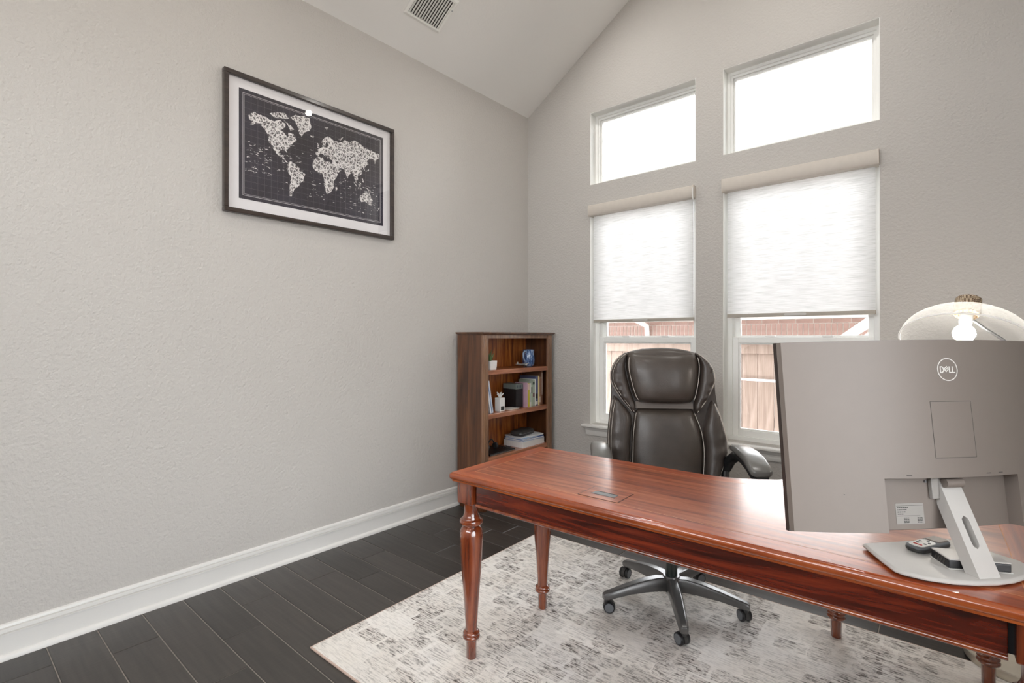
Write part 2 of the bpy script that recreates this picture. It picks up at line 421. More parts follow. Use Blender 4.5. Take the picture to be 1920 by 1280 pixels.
# ------------------------------------------------------------------ geometry helpers
class MB:
    def __init__(self):
        self.v, self.f = [], []
    def add(self, verts, faces):
        b = len(self.v)
        self.v += [tuple(p) for p in verts]
        self.f += [tuple(b + i for i in q) for q in faces]
        return self
    def box(self, x0, x1, y0, y1, z0, z1):
        return self.add([(x0, y0, z0), (x1, y0, z0), (x1, y1, z0), (x0, y1, z0), (x0, y0, z1), (x1, y0, z1), (x1, y1, z1), (x0, y1, z1)],
                        [(3, 2, 1, 0), (4, 5, 6, 7), (0, 1, 5, 4), (1, 2, 6, 5), (2, 3, 7, 6), (3, 0, 4, 7)])
    def prism(self, poly, axis, a, b):
        """polygon in the plane normal to axis, extruded from a to b"""
        def p(q, t):
            return (t, q[0], q[1]) if axis == 0 else (q[0], t, q[1]) if axis == 1 else (q[0], q[1], t)
        n = len(poly)
        vs_ = [p(q, a) for q in poly] + [p(q, b) for q in poly]
        fs = [tuple(range(n - 1, -1, -1)), tuple(range(n, 2 * n))] + [(i, (i + 1) % n, n + (i + 1) % n, n + i) for i in range(n)]
        return self.add(vs_, fs)
    def loft(self, rings, cap=True, closed=True):
        n = len(rings[0]); vs_ = [p for r in rings for p in r]; fs = []
        for k in range(len(rings) - 1):
            for i in range(n if closed else n - 1):
                j = (i + 1) % n
                fs.append((k * n + i, k * n + j, (k + 1) * n + j, (k + 1) * n + i))
        if cap:
            fs.append(tuple(range(n - 1, -1, -1)))
            fs.append(tuple((len(rings) - 1) * n + i for i in range(n)))
        return self.add(vs_, fs)
    def lathe(self, prof, n=24, c=(0, 0, 0), cap=True):
        rings = [[(c[0] + r * math.cos(2 * math.pi * i / n), c[1] + r * math.sin(2 * math.pi * i / n), c[2] + z) for i in range(n)] for r, z in prof]
        return self.loft(rings, cap)
    def tube(self, path, r, n=10, cap=True):
        P = [Vector(p) for p in path]
        rr = r if isinstance(r, (list, tuple)) else [r] * len(P)
        rings = []; up = None
        for i, p in enumerate(P):
            t = (P[min(i + 1, len(P) - 1)] - P[max(i - 1, 0)]).normalized()
            if up is None:
                up = Vector((0, 0, 1)) if abs(t.z) < 0.9 else Vector((1, 0, 0))
            a = t.cross(up).normalized(); b = a.cross(t).normalized(); up = b
            rings.append([p + (a * math.cos(2 * math.pi * k / n) + b * math.sin(2 * math.pi * k / n)) * rr[i] for k in range(n)])
        return self.loft(rings, cap)
    def xform(self, mat):
        self.v = [tuple(mat @ Vector(p)) for p in self.v]
        return self
    def build(self, name, mat, parent=None, smooth=None, bevel=0.0, seg=2, sub=0):
        me = bpy.data.meshes.new(name)
        me.from_pydata(self.v, [], self.f)
        me.update()
        import bmesh
        bm = bmesh.new(); bm.from_mesh(me)
        bmesh.ops.recalc_face_normals(bm, faces=bm.faces)
        bm.to_mesh(me); bm.free()
        if smooth is not None:
            for p in me.polygons: p.use_smooth = True
            me.set_sharp_from_angle(angle=R(smooth))
        me.materials.append(mat)
        return link(name, me, parent, bevel, seg, sub)

def link(name, me, parent=None, bevel=0.0, seg=2, sub=0):
    o = bpy.data.objects.new(name, me)
    COL.objects.link(o)
    if parent: o.parent = parent
    if bevel:
        b = o.modifiers.new('edge', 'BEVEL'); b.width = bevel; b.segments = seg; b.limit_method = 'ANGLE'; b.angle_limit = R(40)
    if sub:
        s = o.modifiers.new('soft', 'SUBSURF'); s.levels = sub; s.render_levels = sub
    return o

def box(name, mat, parent, x0, x1, y0, y1, z0, z1, bevel=0.0, seg=2):
    return MB().box(x0, x1, y0, y1, z0, z1).build(name, mat, parent, bevel=bevel, seg=seg)

def tag(o, label=None, cat=None, group=None, kind=None):
    if label: o['label'] = label
    if cat: o['category'] = cat
    if group: o['group'] = group
    if kind: o['kind'] = kind
    return o

def thing(name, label, cat, loc=(0, 0, 0), rz=0.0, group=None):
    o = bpy.data.objects.new(name, None)
    o.empty_display_size = 0.1
    COL.objects.link(o)
    o.location = loc; o.rotation_euler = (0, 0, rz)
    return tag(o, label, cat, group)

def struct_root(name, loc=(0, 0, 0)):
    o = bpy.data.objects.new(name, None); COL.objects.link(o); o.location = loc; o['kind'] = 'structure'
    return o

def offset_poly(poly, d):
    """inset (d > 0) of a counter-clockwise polygon by mitred edges"""
    n = len(poly); out = []
    for i in range(n):
        p0, p1, p2 = Vector(poly[i - 1]), Vector(poly[i]), Vector(poly[(i + 1) % n])
        e1 = (p1 - p0).normalized(); e2 = (p2 - p1).normalized()
        n1 = Vector((-e1.y, e1.x)); n2 = Vector((-e2.y, e2.x))
        m = n1 + n2; k = m.length_squared
        out.append(tuple(p1 + m * (2 * d / k) if k > 1e-6 else p1 + n1 * d))
    return out

def stack(poly, layers):
    """solid of inset copies of one outline at rising heights: layers = (inset, z)"""
    return MB().loft([[(x, y, z) for x, y in offset_poly(poly, d)] for d, z in layers])

def round_rect(x0, x1, y0, y1, r, n=5):
    pts = []
    for cx, cy, a0 in ((x1 - r, y0 + r, -90), (x1 - r, y1 - r, 0), (x0 + r, y1 - r, 90), (x0 + r, y0 + r, 180)):
        for k in range(n + 1):
            a = R(a0 + 90 * k / n); pts.append((cx + r * math.cos(a), cy + r * math.sin(a)))
    return pts

# ------------------------------------------------------------------ room shell
floor = MB().box(XL - 0.1, XR + 0.1, YF - 0.1, YB + 0.1, -0.05, -0.003).build('floor', M['subfloor'])
tag(floor, 'dark hardwood plank floor', kind='structure')
random.seed(4)
PITCH = 0.1645
row_joint = {4: -2.55, 3: -2.318, 2: -2.064, -1: -2.655, 11: -2.525}
y0 = 0.343 - 12 * PITCH
k = -12
while y0 < YB:
    ya, yb = max(y0, YF), min(y0 + PITCH, YB)
    cuts = []
    x = row_joint.get(k, XL + random.uniform(0.25, 1.3))
    while x < XR - 0.15:
        cuts.append(x); x += random.uniform(1.1, 1.9)
    ends = [XL] + cuts + [XR]
    for a, b in zip(ends[:-1], ends[1:]):
        g = 0.0017
        cx, cy = (a + b) / 2, (ya + yb) / 2
        hx, hy = (b - a) / 2 - g, (yb - ya) / 2 - g
        e = 0.0022
        mb = MB().loft([[(-hx, -hy, -0.003), (hx, -hy, -0.003), (hx, hy, -0.003), (-hx, hy, -0.003)],
                        [(-hx, -hy, -e), (hx, -hy, -e), (hx, hy, -e), (-hx, hy, -e)],
                        [(-hx + e, -hy + e, 0), (hx - e, -hy + e, 0), (hx - e, hy - e, 0), (-hx + e, hy - e, 0)]])
        o = mb.build('plank', M['plank'], floor)
        o.location = (cx, cy, 0)
    y0 += PITCH; k += 1

# window wall: prisms around the four openings, up into the gable
T = 0.20
wb = MB()
(a0, a1), (b0, b1) = WIN
wb.prism([(XL - T, 0), (a0, 0), (a0, TRAN[1]), (XL - T, TRAN[1])], 1, YB, YB + T)
wb.prism([(b1, 0), (XR + T, 0), (XR + T, ceil_z(XR + T)), (b1, ceil_z(b1))], 1, YB, YB + T)
wb.prism([(a1, 0), (b0, 0), (b0, TRAN[1]), (a1, TRAN[1])], 1, YB, YB + T)
for c0, c1 in WIN:
    wb.box(c0, c1, YB, YB + T, 0, LOW[0])
    wb.box(c0, c1, YB, YB + T, LOW[1], TRAN[0])
wb.prism([(XL - T, TRAN[1]), (b1, TRAN[1]), (b1, ceil_z(b1)), (XRG, ceil_z(XRG)), (XL, ceil_z(XL)), (XL - T, ceil_z(XL))], 1, YB, YB + T)
tag(wb.build('wall_back', M['wall']), 'greige textured gable wall around the windows', kind='structure')
tag(MB().box(XL - T, XL, YF - T, YB + T, 0, EAVE + 0.1).build('wall_left', M['wall']), 'long greige textured wall', kind='structure')
wr_ = MB()
wr_.box(XR, XR + T, YF - T, DOOR_Y[0], 0, DOOR_H).box(XR, XR + T, DOOR_Y[1], YB + T, 0, DOOR_H).box(XR, XR + T, YF - T, YB + T, DOOR_H, ceil_z(XR) + 0.05)
tag(wr_.build('wall_right', M['wall']), kind='structure')
wf = MB()
wf.box(XL - T, FWX[0], YF - T, YF, 0, FWZ[1]).box(FWX[1], XR + T, YF - T, YF, 0, FWZ[1]).box(FWX[0], FWX[1], YF - T, YF, 0, FWZ[0])
wf.prism([(XL - T, FWZ[1]), (XR + T, FWZ[1]), (XR + T, max(FWZ[1] + 0.01, ceil_z(XR))), (XRG, ceil_z(XRG)), (XL - T, EAVE)], 1, YF - T, YF)
tag(wf.build('wall_front', M['wall']), kind='structure')
cl = MB()
cl.prism([(XL - T, ceil_z(XL) - SLOPE * T), (XRG, ceil_z(XRG)), (XRG, ceil_z(XRG) + 0.15), (XL - T, ceil_z(XL) - SLOPE * T + 0.15)], 1, YF - T, YB + T)
cl.prism([(XRG, ceil_z(XRG)), (XR + T, ceil_z(XR + T)), (XR + T, ceil_z(XR + T) + 0.15), (XRG, ceil_z(XRG) + 0.15)], 1, YF - T, YB + T)
tag(cl.build('ceiling', M['ceiling']), 'sloped vaulted ceiling', kind='structure')

# baseboards: shoe moulding, flat, grooved cap
BB = [(0, 0), (0.030, 0), (0.030, 0.006), (0.027, 0.015), (0.021, 0.021), (0.015, 0.0225), (0.015, 0.096), (0.020, 0.0985), (0.020, 0.1015),
      (0.009, 0.1035), (0.009, 0.1055), (0.0165, 0.108), (0.0155, 0.120), (0.0065, 0.1225), (0.0065, 0.1245), (0.0125, 0.127), (0.010, 0.135), (0.004, 0.139), (0, 0.139)]
def baseboard(name, a, b, normal):
    mb = MB(); a, b, n = Vector(a), Vector(b), Vector(normal)
    mb.loft([[(p + n * u + Vector((0, 0, z))) for u, z in BB] for p in (a, b)])
    return tag(mb.build(name, M['trim'], smooth=25), 'white moulded baseboard', kind='structure')
baseboard('baseboard_left', (XL, YF, 0), (XL, YB, 0), (1, 0, 0))
baseboard('baseboard_back', (XL, YB, 0), (XR, YB, 0), (0, -1, 0))
baseboard('baseboard_right', (XR, DOOR_Y[1] + 0.01, 0), (XR, YB, 0), (-1, 0, 0))

# unseen glazed doors right of the camera, added to let in daylight
d1 = struct_root('added_door_1')
ym = sum(DOOR_Y) / 2
fr = MB()
fr.box(XR + 0.02, XR + 0.14, DOOR_Y[0], DOOR_Y[0] + 0.05, 0, DOOR_H).box(XR + 0.02, XR + 0.14, DOOR_Y[1] - 0.05, DOOR_Y[1], 0, DOOR_H)
fr.box(XR + 0.02, XR + 0.14, DOOR_Y[0] + 0.05, DOOR_Y[1] - 0.05, DOOR_H - 0.05, DOOR_H)
fr.build('added_door_frame', M['trim'], d1)
for s0, s1 in ((DOOR_Y[0] + 0.05, ym), (ym, DOOR_Y[1] - 0.05)):
    xa, xb = XR + 0.055, XR + 0.10
    lf = MB().box(xa, xb, s0, s0 + 0.09, 0.01, DOOR_H - 0.05).box(xa, xb, s1 - 0.09, s1, 0.01, DOOR_H - 0.05)
    lf.box(xa, xb, s0 + 0.09, s1 - 0.09, 0.01, 0.2).box(xa, xb, s0 + 0.09, s1 - 0.09, DOOR_H - 0.15, DOOR_H - 0.05)
    leaf = lf.build('added_door_leaf', M['trim'], d1)
    box('pane', M['glass'], leaf, XR + 0.075, XR + 0.080, s0 + 0.09, s1 - 0.09, 0.2, DOOR_H - 0.15)

# ------------------------------------------------------------------ windows
YW = YB + 0.085           # room-side face of the vinyl frames
def rect_ring(mb, x0, x1, z0, z1, w, ya, yb, wb_=None, wt=None):
    wb_ = w if wb_ is None else wb_; wt = w if wt is None else wt
    mb.box(x0, x0 + w, ya, yb, z0, z1).box(x1 - w, x1, ya, yb, z0, z1)
    mb.box(x0 + w, x1 - w, ya, yb, z0, z0 + wb_).box(x0 + w, x1 - w, ya, yb, z1 - wt, z1)
    return mb
def returns(root, x0, x1, z0, z1, bottom):
    t = 0.003
    mb = MB().box(x0, x0 + t, YB + 0.002, YW, z0, z1).box(x1 - t, x1, YB + 0.002, YW, z0, z1).box(x0 + t, x1 - t, YB + 0.002, YW, z1 - t, z1)
    if bottom: mb.box(x0 + t, x1 - t, YB + 0.002, YW, z0, z0 + t)
    mb.build('reveal', M['return'], root)
nwin = 1
for wi, (x0, x1) in enumerate(WIN):
    root = struct_root('window_%d' % nwin); nwin += 1
    tag(root, 'fixed transom window above the roller shade')
    returns(root, x0, x1, TRAN[0], TRAN[1], True)
    rect_ring(MB(), x0, x1, TRAN[0], TRAN[1], 0.022, YW, YW + 0.08).build('window_frame', M['vinyl'], root, bevel=0.002)
    rect_ring(MB(), x0 + 0.022, x1 - 0.022, TRAN[0] + 0.022, TRAN[1] - 0.022, 0.016, YW + 0.012, YW + 0.07).build('glazing_bead', M['vinyl'], root, bevel=0.002)
    rect_ring(MB(), x0 + 0.038, x1 - 0.038, TRAN[0] + 0.038, TRAN[1] - 0.038, 0.010, YW + 0.026, YW + 0.06).build('glazing_stop', M['vinyl'], root, bevel=0.002)
    box('pane', M['glass'], root, x0 + 0.048, x1 - 0.048, YW + 0.040, YW + 0.044, TRAN[0] + 0.048, TRAN[1] - 0.048)
for wi, (x0, x1) in enumerate(WIN):
    root = struct_root('window_%d' % nwin); nwin += 1
    tag(root, 'single-hung window below the roller shade')
    z0, z1 = LOW
    returns(root, x0, x1, z0, z1, False)
    rect_ring(MB(), x0, x1, z0, z1, 0.034, YW, YW + 0.10, 0.030, 0.034).build('window_frame', M['vinyl'], root, bevel=0.002)
    mid = 1.268
    up = rect_ring(MB(), x0 + 0.034, x1 - 0.034, mid - 0.01, z1 - 0.034, 0.034, YW + 0.058, YW + 0.092).build('upper_sash', M['vinyl'], root, bevel=0.003)
    box('pane', M['glass'], up, x0 + 0.068, x1 - 0.068, YW + 0.072, YW + 0.076, mid + 0.024, z1 - 0.068)
    lo = rect_ring(MB(), x0 + 0.034, x1 - 0.034, z0 + 0.030, mid + 0.012, 0.036, YW + 0.014, YW + 0.052, 0.042, 0.040).build('lower_sash', M['vinyl'], root, bevel=0.003)
    rect_ring(MB(), x0 + 0.070, x1 - 0.070, z0 + 0.072, mid - 0.028, 0.009, YW + 0.022, YW + 0.045).build('glazing_bead', M['vinyl'], lo, bevel=0.002)
    box('pane', M['glass'], lo, x0 + 0.078, x1 - 0.078, YW + 0.030, YW + 0.034, z0 + 0.080, mid - 0.036)
    for lx in (x0 + 0.27, x1 - 0.27):
        box('sash_lock', M['vinyl'], lo, lx - 0.03, lx + 0.03, YW + 0.010, YW + 0.040, mid + 0.012, mid + 0.024, 0.004)
    # stool with horns, cove and apron beneath
    so = 0.052
    prof = [(YW, z0 - 0.002), (YB - so + 0.006, z0 - 0.002), (YB - so, z0 - 0.008), (YB - so, z0 - 0.018), (YB - so + 0.007, z0 - 0.025), (YW, z0 - 0.025)]
    st = MB()
    inner = [(x0 + 0.002, YB + 0.001), (x0 - 0.055, YB + 0.001)]
    st.prism([(y - 0, z) for y, z in [(YB - 0.001, z0 - 0.002), (YB - so + 0.006, z0 - 0.002), (YB - so, z0 - 0.008), (YB - so, z0 - 0.018), (YB - so + 0.007, z0 - 0.025), (YB - 0.001, z0 - 0.025)]], 0, x0 - 0.055, x1 + 0.055)
    st.box(x0 + 0.003, x1 - 0.003, YB - 0.001, YW + 0.004, z0 - 0.004, z0 - 0.0002)
    stool = st.build('sill', M['trim'], root, smooth=40)
    zc = z0 - 0.025
    ap = [(YB - 0.0005, zc), (YB - 0.034, zc), (YB - 0.033, zc - 0.006), (YB - 0.025, zc - 0.018), (YB - 0.019, zc - 0.024), (YB - 0.019, zc - 0.030),
          (YB - 0.016, zc - 0.032), (YB - 0.016, zc - 0.058), (YB - 0.012, zc - 0.064), (YB - 0.0005, zc - 0.064)]
    MB().prism(ap, 0, x0 - 0.032, x1 + 0.032).build('apron', M['trim'], root, smooth=35)

root = struct_root('window_%d' % nwin); nwin += 1  # not in view; added to bring more daylight into the room
tag(root, 'unseen wide window behind the camera, added for daylight')
xm_ = sum(FWX) / 2
for xa, xb in ((FWX[0], xm_), (xm_, FWX[1])):
    fr_ = rect_ring(MB(), xa, xb, FWZ[0], FWZ[1], 0.05, YF - 0.14, YF - 0.06).build('window_frame', M['vinyl'], root, bevel=0.002)
    box('pane', M['glass'], fr_, xa + 0.05, xb - 0.05, YF - 0.102, YF - 0.098, FWZ[0] + 0.05, FWZ[1] - 0.05)

# roller shades
shade_bottom = [1.398, 1.412]
desc = ['roller shade over the window by the bookcase corner', 'roller shade over the window behind the monitor']
for wi, (x0, x1) in enumerate(WIN):
    zb = shade_bottom[wi]
    t = thing('roller_shade', 'white woven ' + desc[wi] + ', half lowered', 'window shade', ((x0 + x1) / 2, YB, zb), 0, 'roller shades')
    hw = (x1 - x0) / 2
    H = LOW[1] - zb - 0.003
    cas = MB().prism([(0.045, H), (-0.028, H), (-0.036, H - 0.006), (-0.038, H - 0.016), (-0.038, H - 0.072), (-0.030, H - 0.084), (0.045, H - 0.084)], 0, -hw + 0.004, hw - 0.004)
    c = cas.build('cassette', M['cassette'], t, smooth=40)
    for s in (-1, 1):
        box('end_cap', M['cassette'], c, s * (hw - 0.0035) - 0.0025, s * (hw - 0.0035) + 0.0025, -0.040, 0.046, H - 0.086, H + 0.0005, 0.001)
    mb = MB(); n = 24; yy = 0.022
    mb.box(-hw + 0.022, hw - 0.022, yy, yy + 0.0012, 0.02, H - 0.05)
    mb.build('fabric', M['shade'], t)
    hb = box('hem_bar', M['rail_grey'], t, -hw + 0.020, hw - 0.020, yy - 0.006, yy + 0.008, 0.0, 0.024, 0.003)
    MB().prism(round_rect(-0.062, 0.062, 0.006, 0.020, 0.0065), 1, yy - 0.0085, yy - 0.005).build('pull_tab', M['silver_lt'], hb)
    if wi == 0:
        chx = hw - 0.001
        MB().tube([(chx - 0.004, -0.043, H - 0.02), (chx - 0.004, -0.046, H - 0.06), (chx - 0.004, -0.040, H - 0.10)], 0.004, 8).build('clutch', M['white'], c, smooth=60)

# ------------------------------------------------------------------ ceiling vent and recessed lights
ang = math.atan(SLOPE)
def on_slope(x, y):
    """matrix: local x up the slope, local y = world y, local z out into the room"""
    s = 1 if x < XRG else -1
    ux = Vector((math.cos(ang), 0, math.sin(ang) * s)); uy = Vector((0, 1, 0)); un = Vector((math.sin(ang) * s, 0, -math.cos(ang)))
    m = Matrix((ux, uy, un)).transposed().to_4x4()
    m.translation = Vector((x, y, ceil_z(x)))
    return m
v = thing('ceiling_vent', 'white louvred air vent in the sloped ceiling above the framed map', 'vent')
v.matrix_world = on_slope(-2.552, 2.176)
hx, hy = 0.121, 0.149
fm = MB()
fm.loft([[(x, y, z) for x, y in p] for p, z in (
    ([(-hx, -hy), (hx, -hy), (hx, hy), (-hx, hy)], 0.0),
    ([(-hx, -hy), (hx, -hy), (hx, hy), (-hx, hy)], 0.004),
    ([(-hx + 0.012, -hy + 0.012), (hx - 0.012, -hy + 0.012), (hx - 0.012, hy - 0.012), (-hx + 0.012, hy - 0.012)], 0.009),
    ([(-hx + 0.022, -hy + 0.022), (hx - 0.022, -hy + 0.022), (hx - 0.022, hy - 0.022), (-hx + 0.022, hy - 0.022)], 0.008),
    ([(-hx + 0.023, -hy + 0.023), (hx - 0.023, -hy + 0.023), (hx - 0.023, hy - 0.023), (-hx + 0.023, hy - 0.023)], 0.001))], cap=False)
fm.build('frame', M['can_white'], v, smooth=20)
box('duct_shade', M['darkgrey'], v, -hx + 0.02, hx - 0.02, -hy + 0.02, hy - 0.02, 0.0003, 0.0012)  # flat dark sheet stands in for the shade behind the louvres
for i in range(13):
    y = -hy + 0.031 + i * (2 * hy - 0.062) / 12
    s = MB().box(-hx + 0.024, hx - 0.024, -0.0008, 0.0008, -0.0085, 0.0085)
    s.xform(Matrix.Translation((0, y, 0.0068)) @ Matrix.Rotation(R(64), 4, 'X'))
    s.build('louvre', M['can_white'], v)
MB().lathe([(0.004, 0.0075), (0.004, 0.0098), (0.0, 0.0098)], 10, (0.05, hy - 0.011, 0)).build('screw', M['metal'], v)

for i, (x, y) in enumerate([(-2.10, 2.78), (-0.39, 2.76), (-2.10, 0.75), (-0.39, 0.75), (-2.10, -0.9), (-0.39, -0.9)]):  # first two inferred from glow and reflection; other four added to light the room
    t = thing('recessed_light', 'round white recessed downlight in the sloped ceiling', 'ceiling light', group='recessed downlights in the vaulted ceiling')
    m = on_slope(x, y); t.matrix_world = m
    MB().loft([[(r * math.cos(2 * math.pi * q / 28), r * math.sin(2 * math.pi * q / 28), z) for q in range(28)] for r, z in ((0.085, 0.0), (0.085, 0.003), (0.078, 0.006), (0.048, 0.004), (0.036, 0.001))], cap=False).build('trim_ring', M['can_white'], t, smooth=40)
    MB().lathe([(0.036, 0.0005), (0.036, 0.002)], 28).build('lens', M['can_glow'], t)
    l = bpy.data.lights.new('downlight', 'AREA'); l.shape = 'DISK'; l.size = 0.06; l.energy = CAN_POWER; l.color = (1, 0.97, 0.93)
    lo = bpy.data.objects.new('downlight', l); COL.objects.link(lo); lo.parent = t
    lo.location = (0, 0, 0.008); lo.rotation_euler = (R(180), 0, 0)

# ------------------------------------------------------------------ framed world map
PX = XL + 0.001
pc = thing('framed_map', 'dark framed world map print with white mat on the long wall', 'picture', (PX, 1.552, 1.934))
W2, PH, DP, FW_ = 0.530, 0.743, 0.032, 0.024
f = MB()
for poly_y, z0, z1 in (((-W2, W2), 0, FW_), ((-W2, W2), PH - FW_, PH)):
    f.prism([(-W2, z0), (W2, z0), (W2 - (0 if z0 == 0 else 0), z1), (-W2, z1)], 0, 0, DP)
f.box(0, DP, -W2, -W2 + FW_, FW_, PH - FW_).box(0, DP, W2 - FW_, W2, FW_, PH - FW_)
f.build('frame', M['frame'], pc, bevel=0.003)
mt = MB()
box('mat_board', M['matboard'], pc, 0.003, 0.012, -W2 + FW_ - 0.003, W2 - FW_ + 0.003, FW_ - 0.003, PH - FW_ + 0.003)
MY, MZ0, MZ1 = 0.452, 0.083, 0.668
pr = box('map_print', M['map_sea'], pc, 0.012, 0.0128, -MY, MY, MZ0, MZ1)
def flat(mb, pts, x):
    mb.add([(x, y, z) for y, z in pts], [tuple(range(len(pts)))])
ln = MB()
def hline(mb, y0_, y1_, z, w, x): mb.box(0.0128, x, y0_, y1_, z - w / 2, z + w / 2)
def vline(mb, y, z0_, z1_, w, x): mb.box(0.0128, x, y - w / 2, y + w / 2, z0_, z1_)
for ins, w in ((0.020, 0.0025), (0.027, 0.0012)):
    hline(ln, -MY + ins, MY - ins, MZ0 + ins, w, 0.0132); hline(ln, -MY + ins, MY - ins, MZ1 - ins, w, 0.0132)
    vline(ln, -MY + ins, MZ0 + ins, MZ1 - ins, w, 0.0132); vline(ln, MY - ins, MZ0 + ins, MZ1 - ins, w, 0.0132)
ln.build('map_border', M['map_line'], pr)
gr = MB()
GY, GZ0, GZ1 = MY - 0.027, MZ0 + 0.027, MZ1 - 0.027
for i in range(1, 24): vline(gr, -GY + 2 * GY * i / 24, GZ0, GZ1, 0.0008, 0.01300)
for i in range(1, 15): hline(gr, -GY, GY, GZ0 + (GZ1 - GZ0) * i / 15, 0.0008, 0.01300)
gr.build('map_grid', M['map_grid'], pr)
def ll(lon, lat):
    mil = lambda d: 1.25 * math.log(math.tan(math.pi / 4 + 0.4 * R(d)))
    lo_, hi_ = mil(-62), mil(84)
    return (-GY + 2 * GY * (lon + 175) / 350, GZ0 + (GZ1 - GZ0) * (mil(lat) - lo_) / (hi_ - lo_))
LAND = [
 [(-166, 66), (-156, 71), (-128, 70), (-110, 68), (-95, 72), (-82, 68), (-94, 60), (-82, 55), (-79, 52), (-77, 60), (-65, 60), (-56, 52), (-66, 46), (-70, 42), (-76, 36), (-81, 31), (-80, 26), (-83, 29), (-90, 30), (-97, 27), (-96, 19), (-88, 21), (-88, 16), (-83, 11), (-78, 8), (-83, 8), (-92, 14), (-105, 20), (-110, 24), (-114, 31), (-121, 35), (-124, 41), (-124, 48), (-131, 55), (-145, 60), (-152, 58), (-163, 55), (-158, 59), (-165, 62)],
 [(-78, 8), (-72, 12), (-60, 9), (-51, 4), (-48, -1), (-35, -6), (-39, -14), (-41, -22), (-48, -27), (-54, -34), (-62, -39), (-66, -46), (-69, -52), (-74, -52), (-74, -42), (-71, -30), (-70, -18), (-77, -12), (-81, -5), (-79, 2)],
 [(-17, 15), (-16, 22), (-9, 32), (-5, 36), (10, 37), (11, 33), (20, 31), (32, 31), (36, 23), (43, 12), (51, 12), (43, 0), (39, -6), (40, -15), (35, -24), (31, -30), (20, -35), (17, -29), (12, -17), (13, -6), (9, 2), (8, 5), (-4, 5), (-9, 5)],
 [(-9, 38), (-9, 43), (-2, 44), (-4, 48), (4, 52), (9, 54), (8, 57), (11, 56), (20, 55), (24, 59), (22, 63), (25, 65), (21, 64), (17, 60), (16, 56), (12, 56), (10, 59), (5, 60), (12, 66), (20, 70), (30, 70), (41, 67), (45, 68), (60, 69), (70, 73), (80, 72), (98, 76), (113, 74), (130, 71), (150, 71), (165, 69), (174, 69), (174, 64), (163, 58), (160, 52), (155, 59), (143, 59), (137, 54), (140, 48), (131, 43), (127, 39), (129, 35), (126, 34), (124, 40), (118, 39), (122, 36), (120, 32), (121, 28), (116, 23), (108, 21), (109, 13), (105, 9), (101, 12), (103, 2), (98, 9), (97, 16), (91, 22), (86, 20), (80, 14), (78, 8), (73, 18), (67, 25), (57, 26), (56, 24), (60, 22), (52, 15), (43, 13), (35, 28), (36, 36), (27, 37), (29, 41), (23, 38), (19, 42), (13, 45), (18, 40), (12, 42), (3, 43), (-1, 37)],
 [(114, -22), (122, -18), (130, -12), (137, -12), (140, -17), (142, -11), (147, -19), (153, -26), (150, -37), (144, -38), (138, -35), (129, -32), (118, -35), (114, -30)],
 [(-72, 78), (-55, 82), (-25, 83), (-20, 75), (-25, 70), (-40, 65), (-44, 60), (-52, 64), (-54, 70), (-62, 76)],
 [(-120, 75), (-105, 78), (-85, 80), (-75, 76), (-90, 74), (-108, 72)], [(-88, 73), (-72, 70), (-63, 66), (-72, 63), (-80, 70)],
 [(-24, 65), (-14, 66), (-14, 64), (-20, 63)], [(-5, 50), (1, 52), (-2, 57), (-5, 58), (-4, 54)], [(131, 33), (137, 35), (141, 36), (142, 42), (139, 38), (133, 35)],
 [(95, 5), (104, -2), (106, -6), (100, -1)], [(109, 1), (117, 6), (118, 1), (114, -4)], [(132, -1), (145, -5), (150, -10), (139, -8)], [(120, 17), (122, 18), (126, 8), (122, 9)],
 [(44, -17), (50, -15), (47, -25), (44, -24)], [(167, -46), (174, -41), (174, -36), (171, -42)], [(106, -7), (114, -8), (110, -8.5)], [(15, 79), (25, 80), (20, 77)], [(52, 71), (66, 76), (58, 71)],
 [(-84, 22), (-75, 20), (-80, 23)], [(-74, 19), (-68, 19), (-71, 20)]]
from mathutils.geometry import tessellate_polygon
random.seed(9)
lm = MB()
for poly in LAND:
    pts = []
    for (p, q) in zip(poly, poly[1:] + poly[:1]):
        n = max(1, int(math.hypot(q[0] - p[0], q[1] - p[1]) / 4))
        for s in range(n):
            u = s / n; j = 1.3 if len(poly) > 8 else 0.3
            pts.append((p[0] + (q[0] - p[0]) * u + (random.uniform(-j, j) if s else 0), p[1] + (q[1] - p[1]) * u + (random.uniform(-j, j) * 0.7 if s else 0)))
    yz = [ll(a, b) for a, b in pts]
    tris = tessellate_polygon([[Vector((y, z, 0)) for y, z in yz]])
    lm.add([(0.01335, y, z) for y, z in yz], [tuple(t_) for t_ in tris])
for _ in range(260):
    lon, lat = random.choice([(random.uniform(-172, -115), random.uniform(-28, 28)), (random.uniform(-110, 60), random.uniform(-50, 45)), (random.uniform(60, 172), random.uniform(-55, 8))])
    y, z = ll(lon, lat); w, h = random.uniform(0.002, 0.008), random.uniform(0.0008, 0.002)
    lm.add([(0.01335, y - w, z - h), (0.01335, y + w, z - h), (0.01335, y + w, z + h), (0.01335, y - w, z + h)], [(0, 1, 2, 3)])
lm.build('landmass_print', M['map_land'], pr)
pg = MB(); flat(pg, [(-W2 + FW_ - 0.003, FW_ - 0.003), (W2 - FW_ + 0.003, FW_ - 0.003), (W2 - FW_ + 0.003, PH - FW_ + 0.003), (-W2 + FW_ - 0.003, PH - FW_ + 0.003)], 0.020)
pg.build('glass', M['pic_glass'], pc)

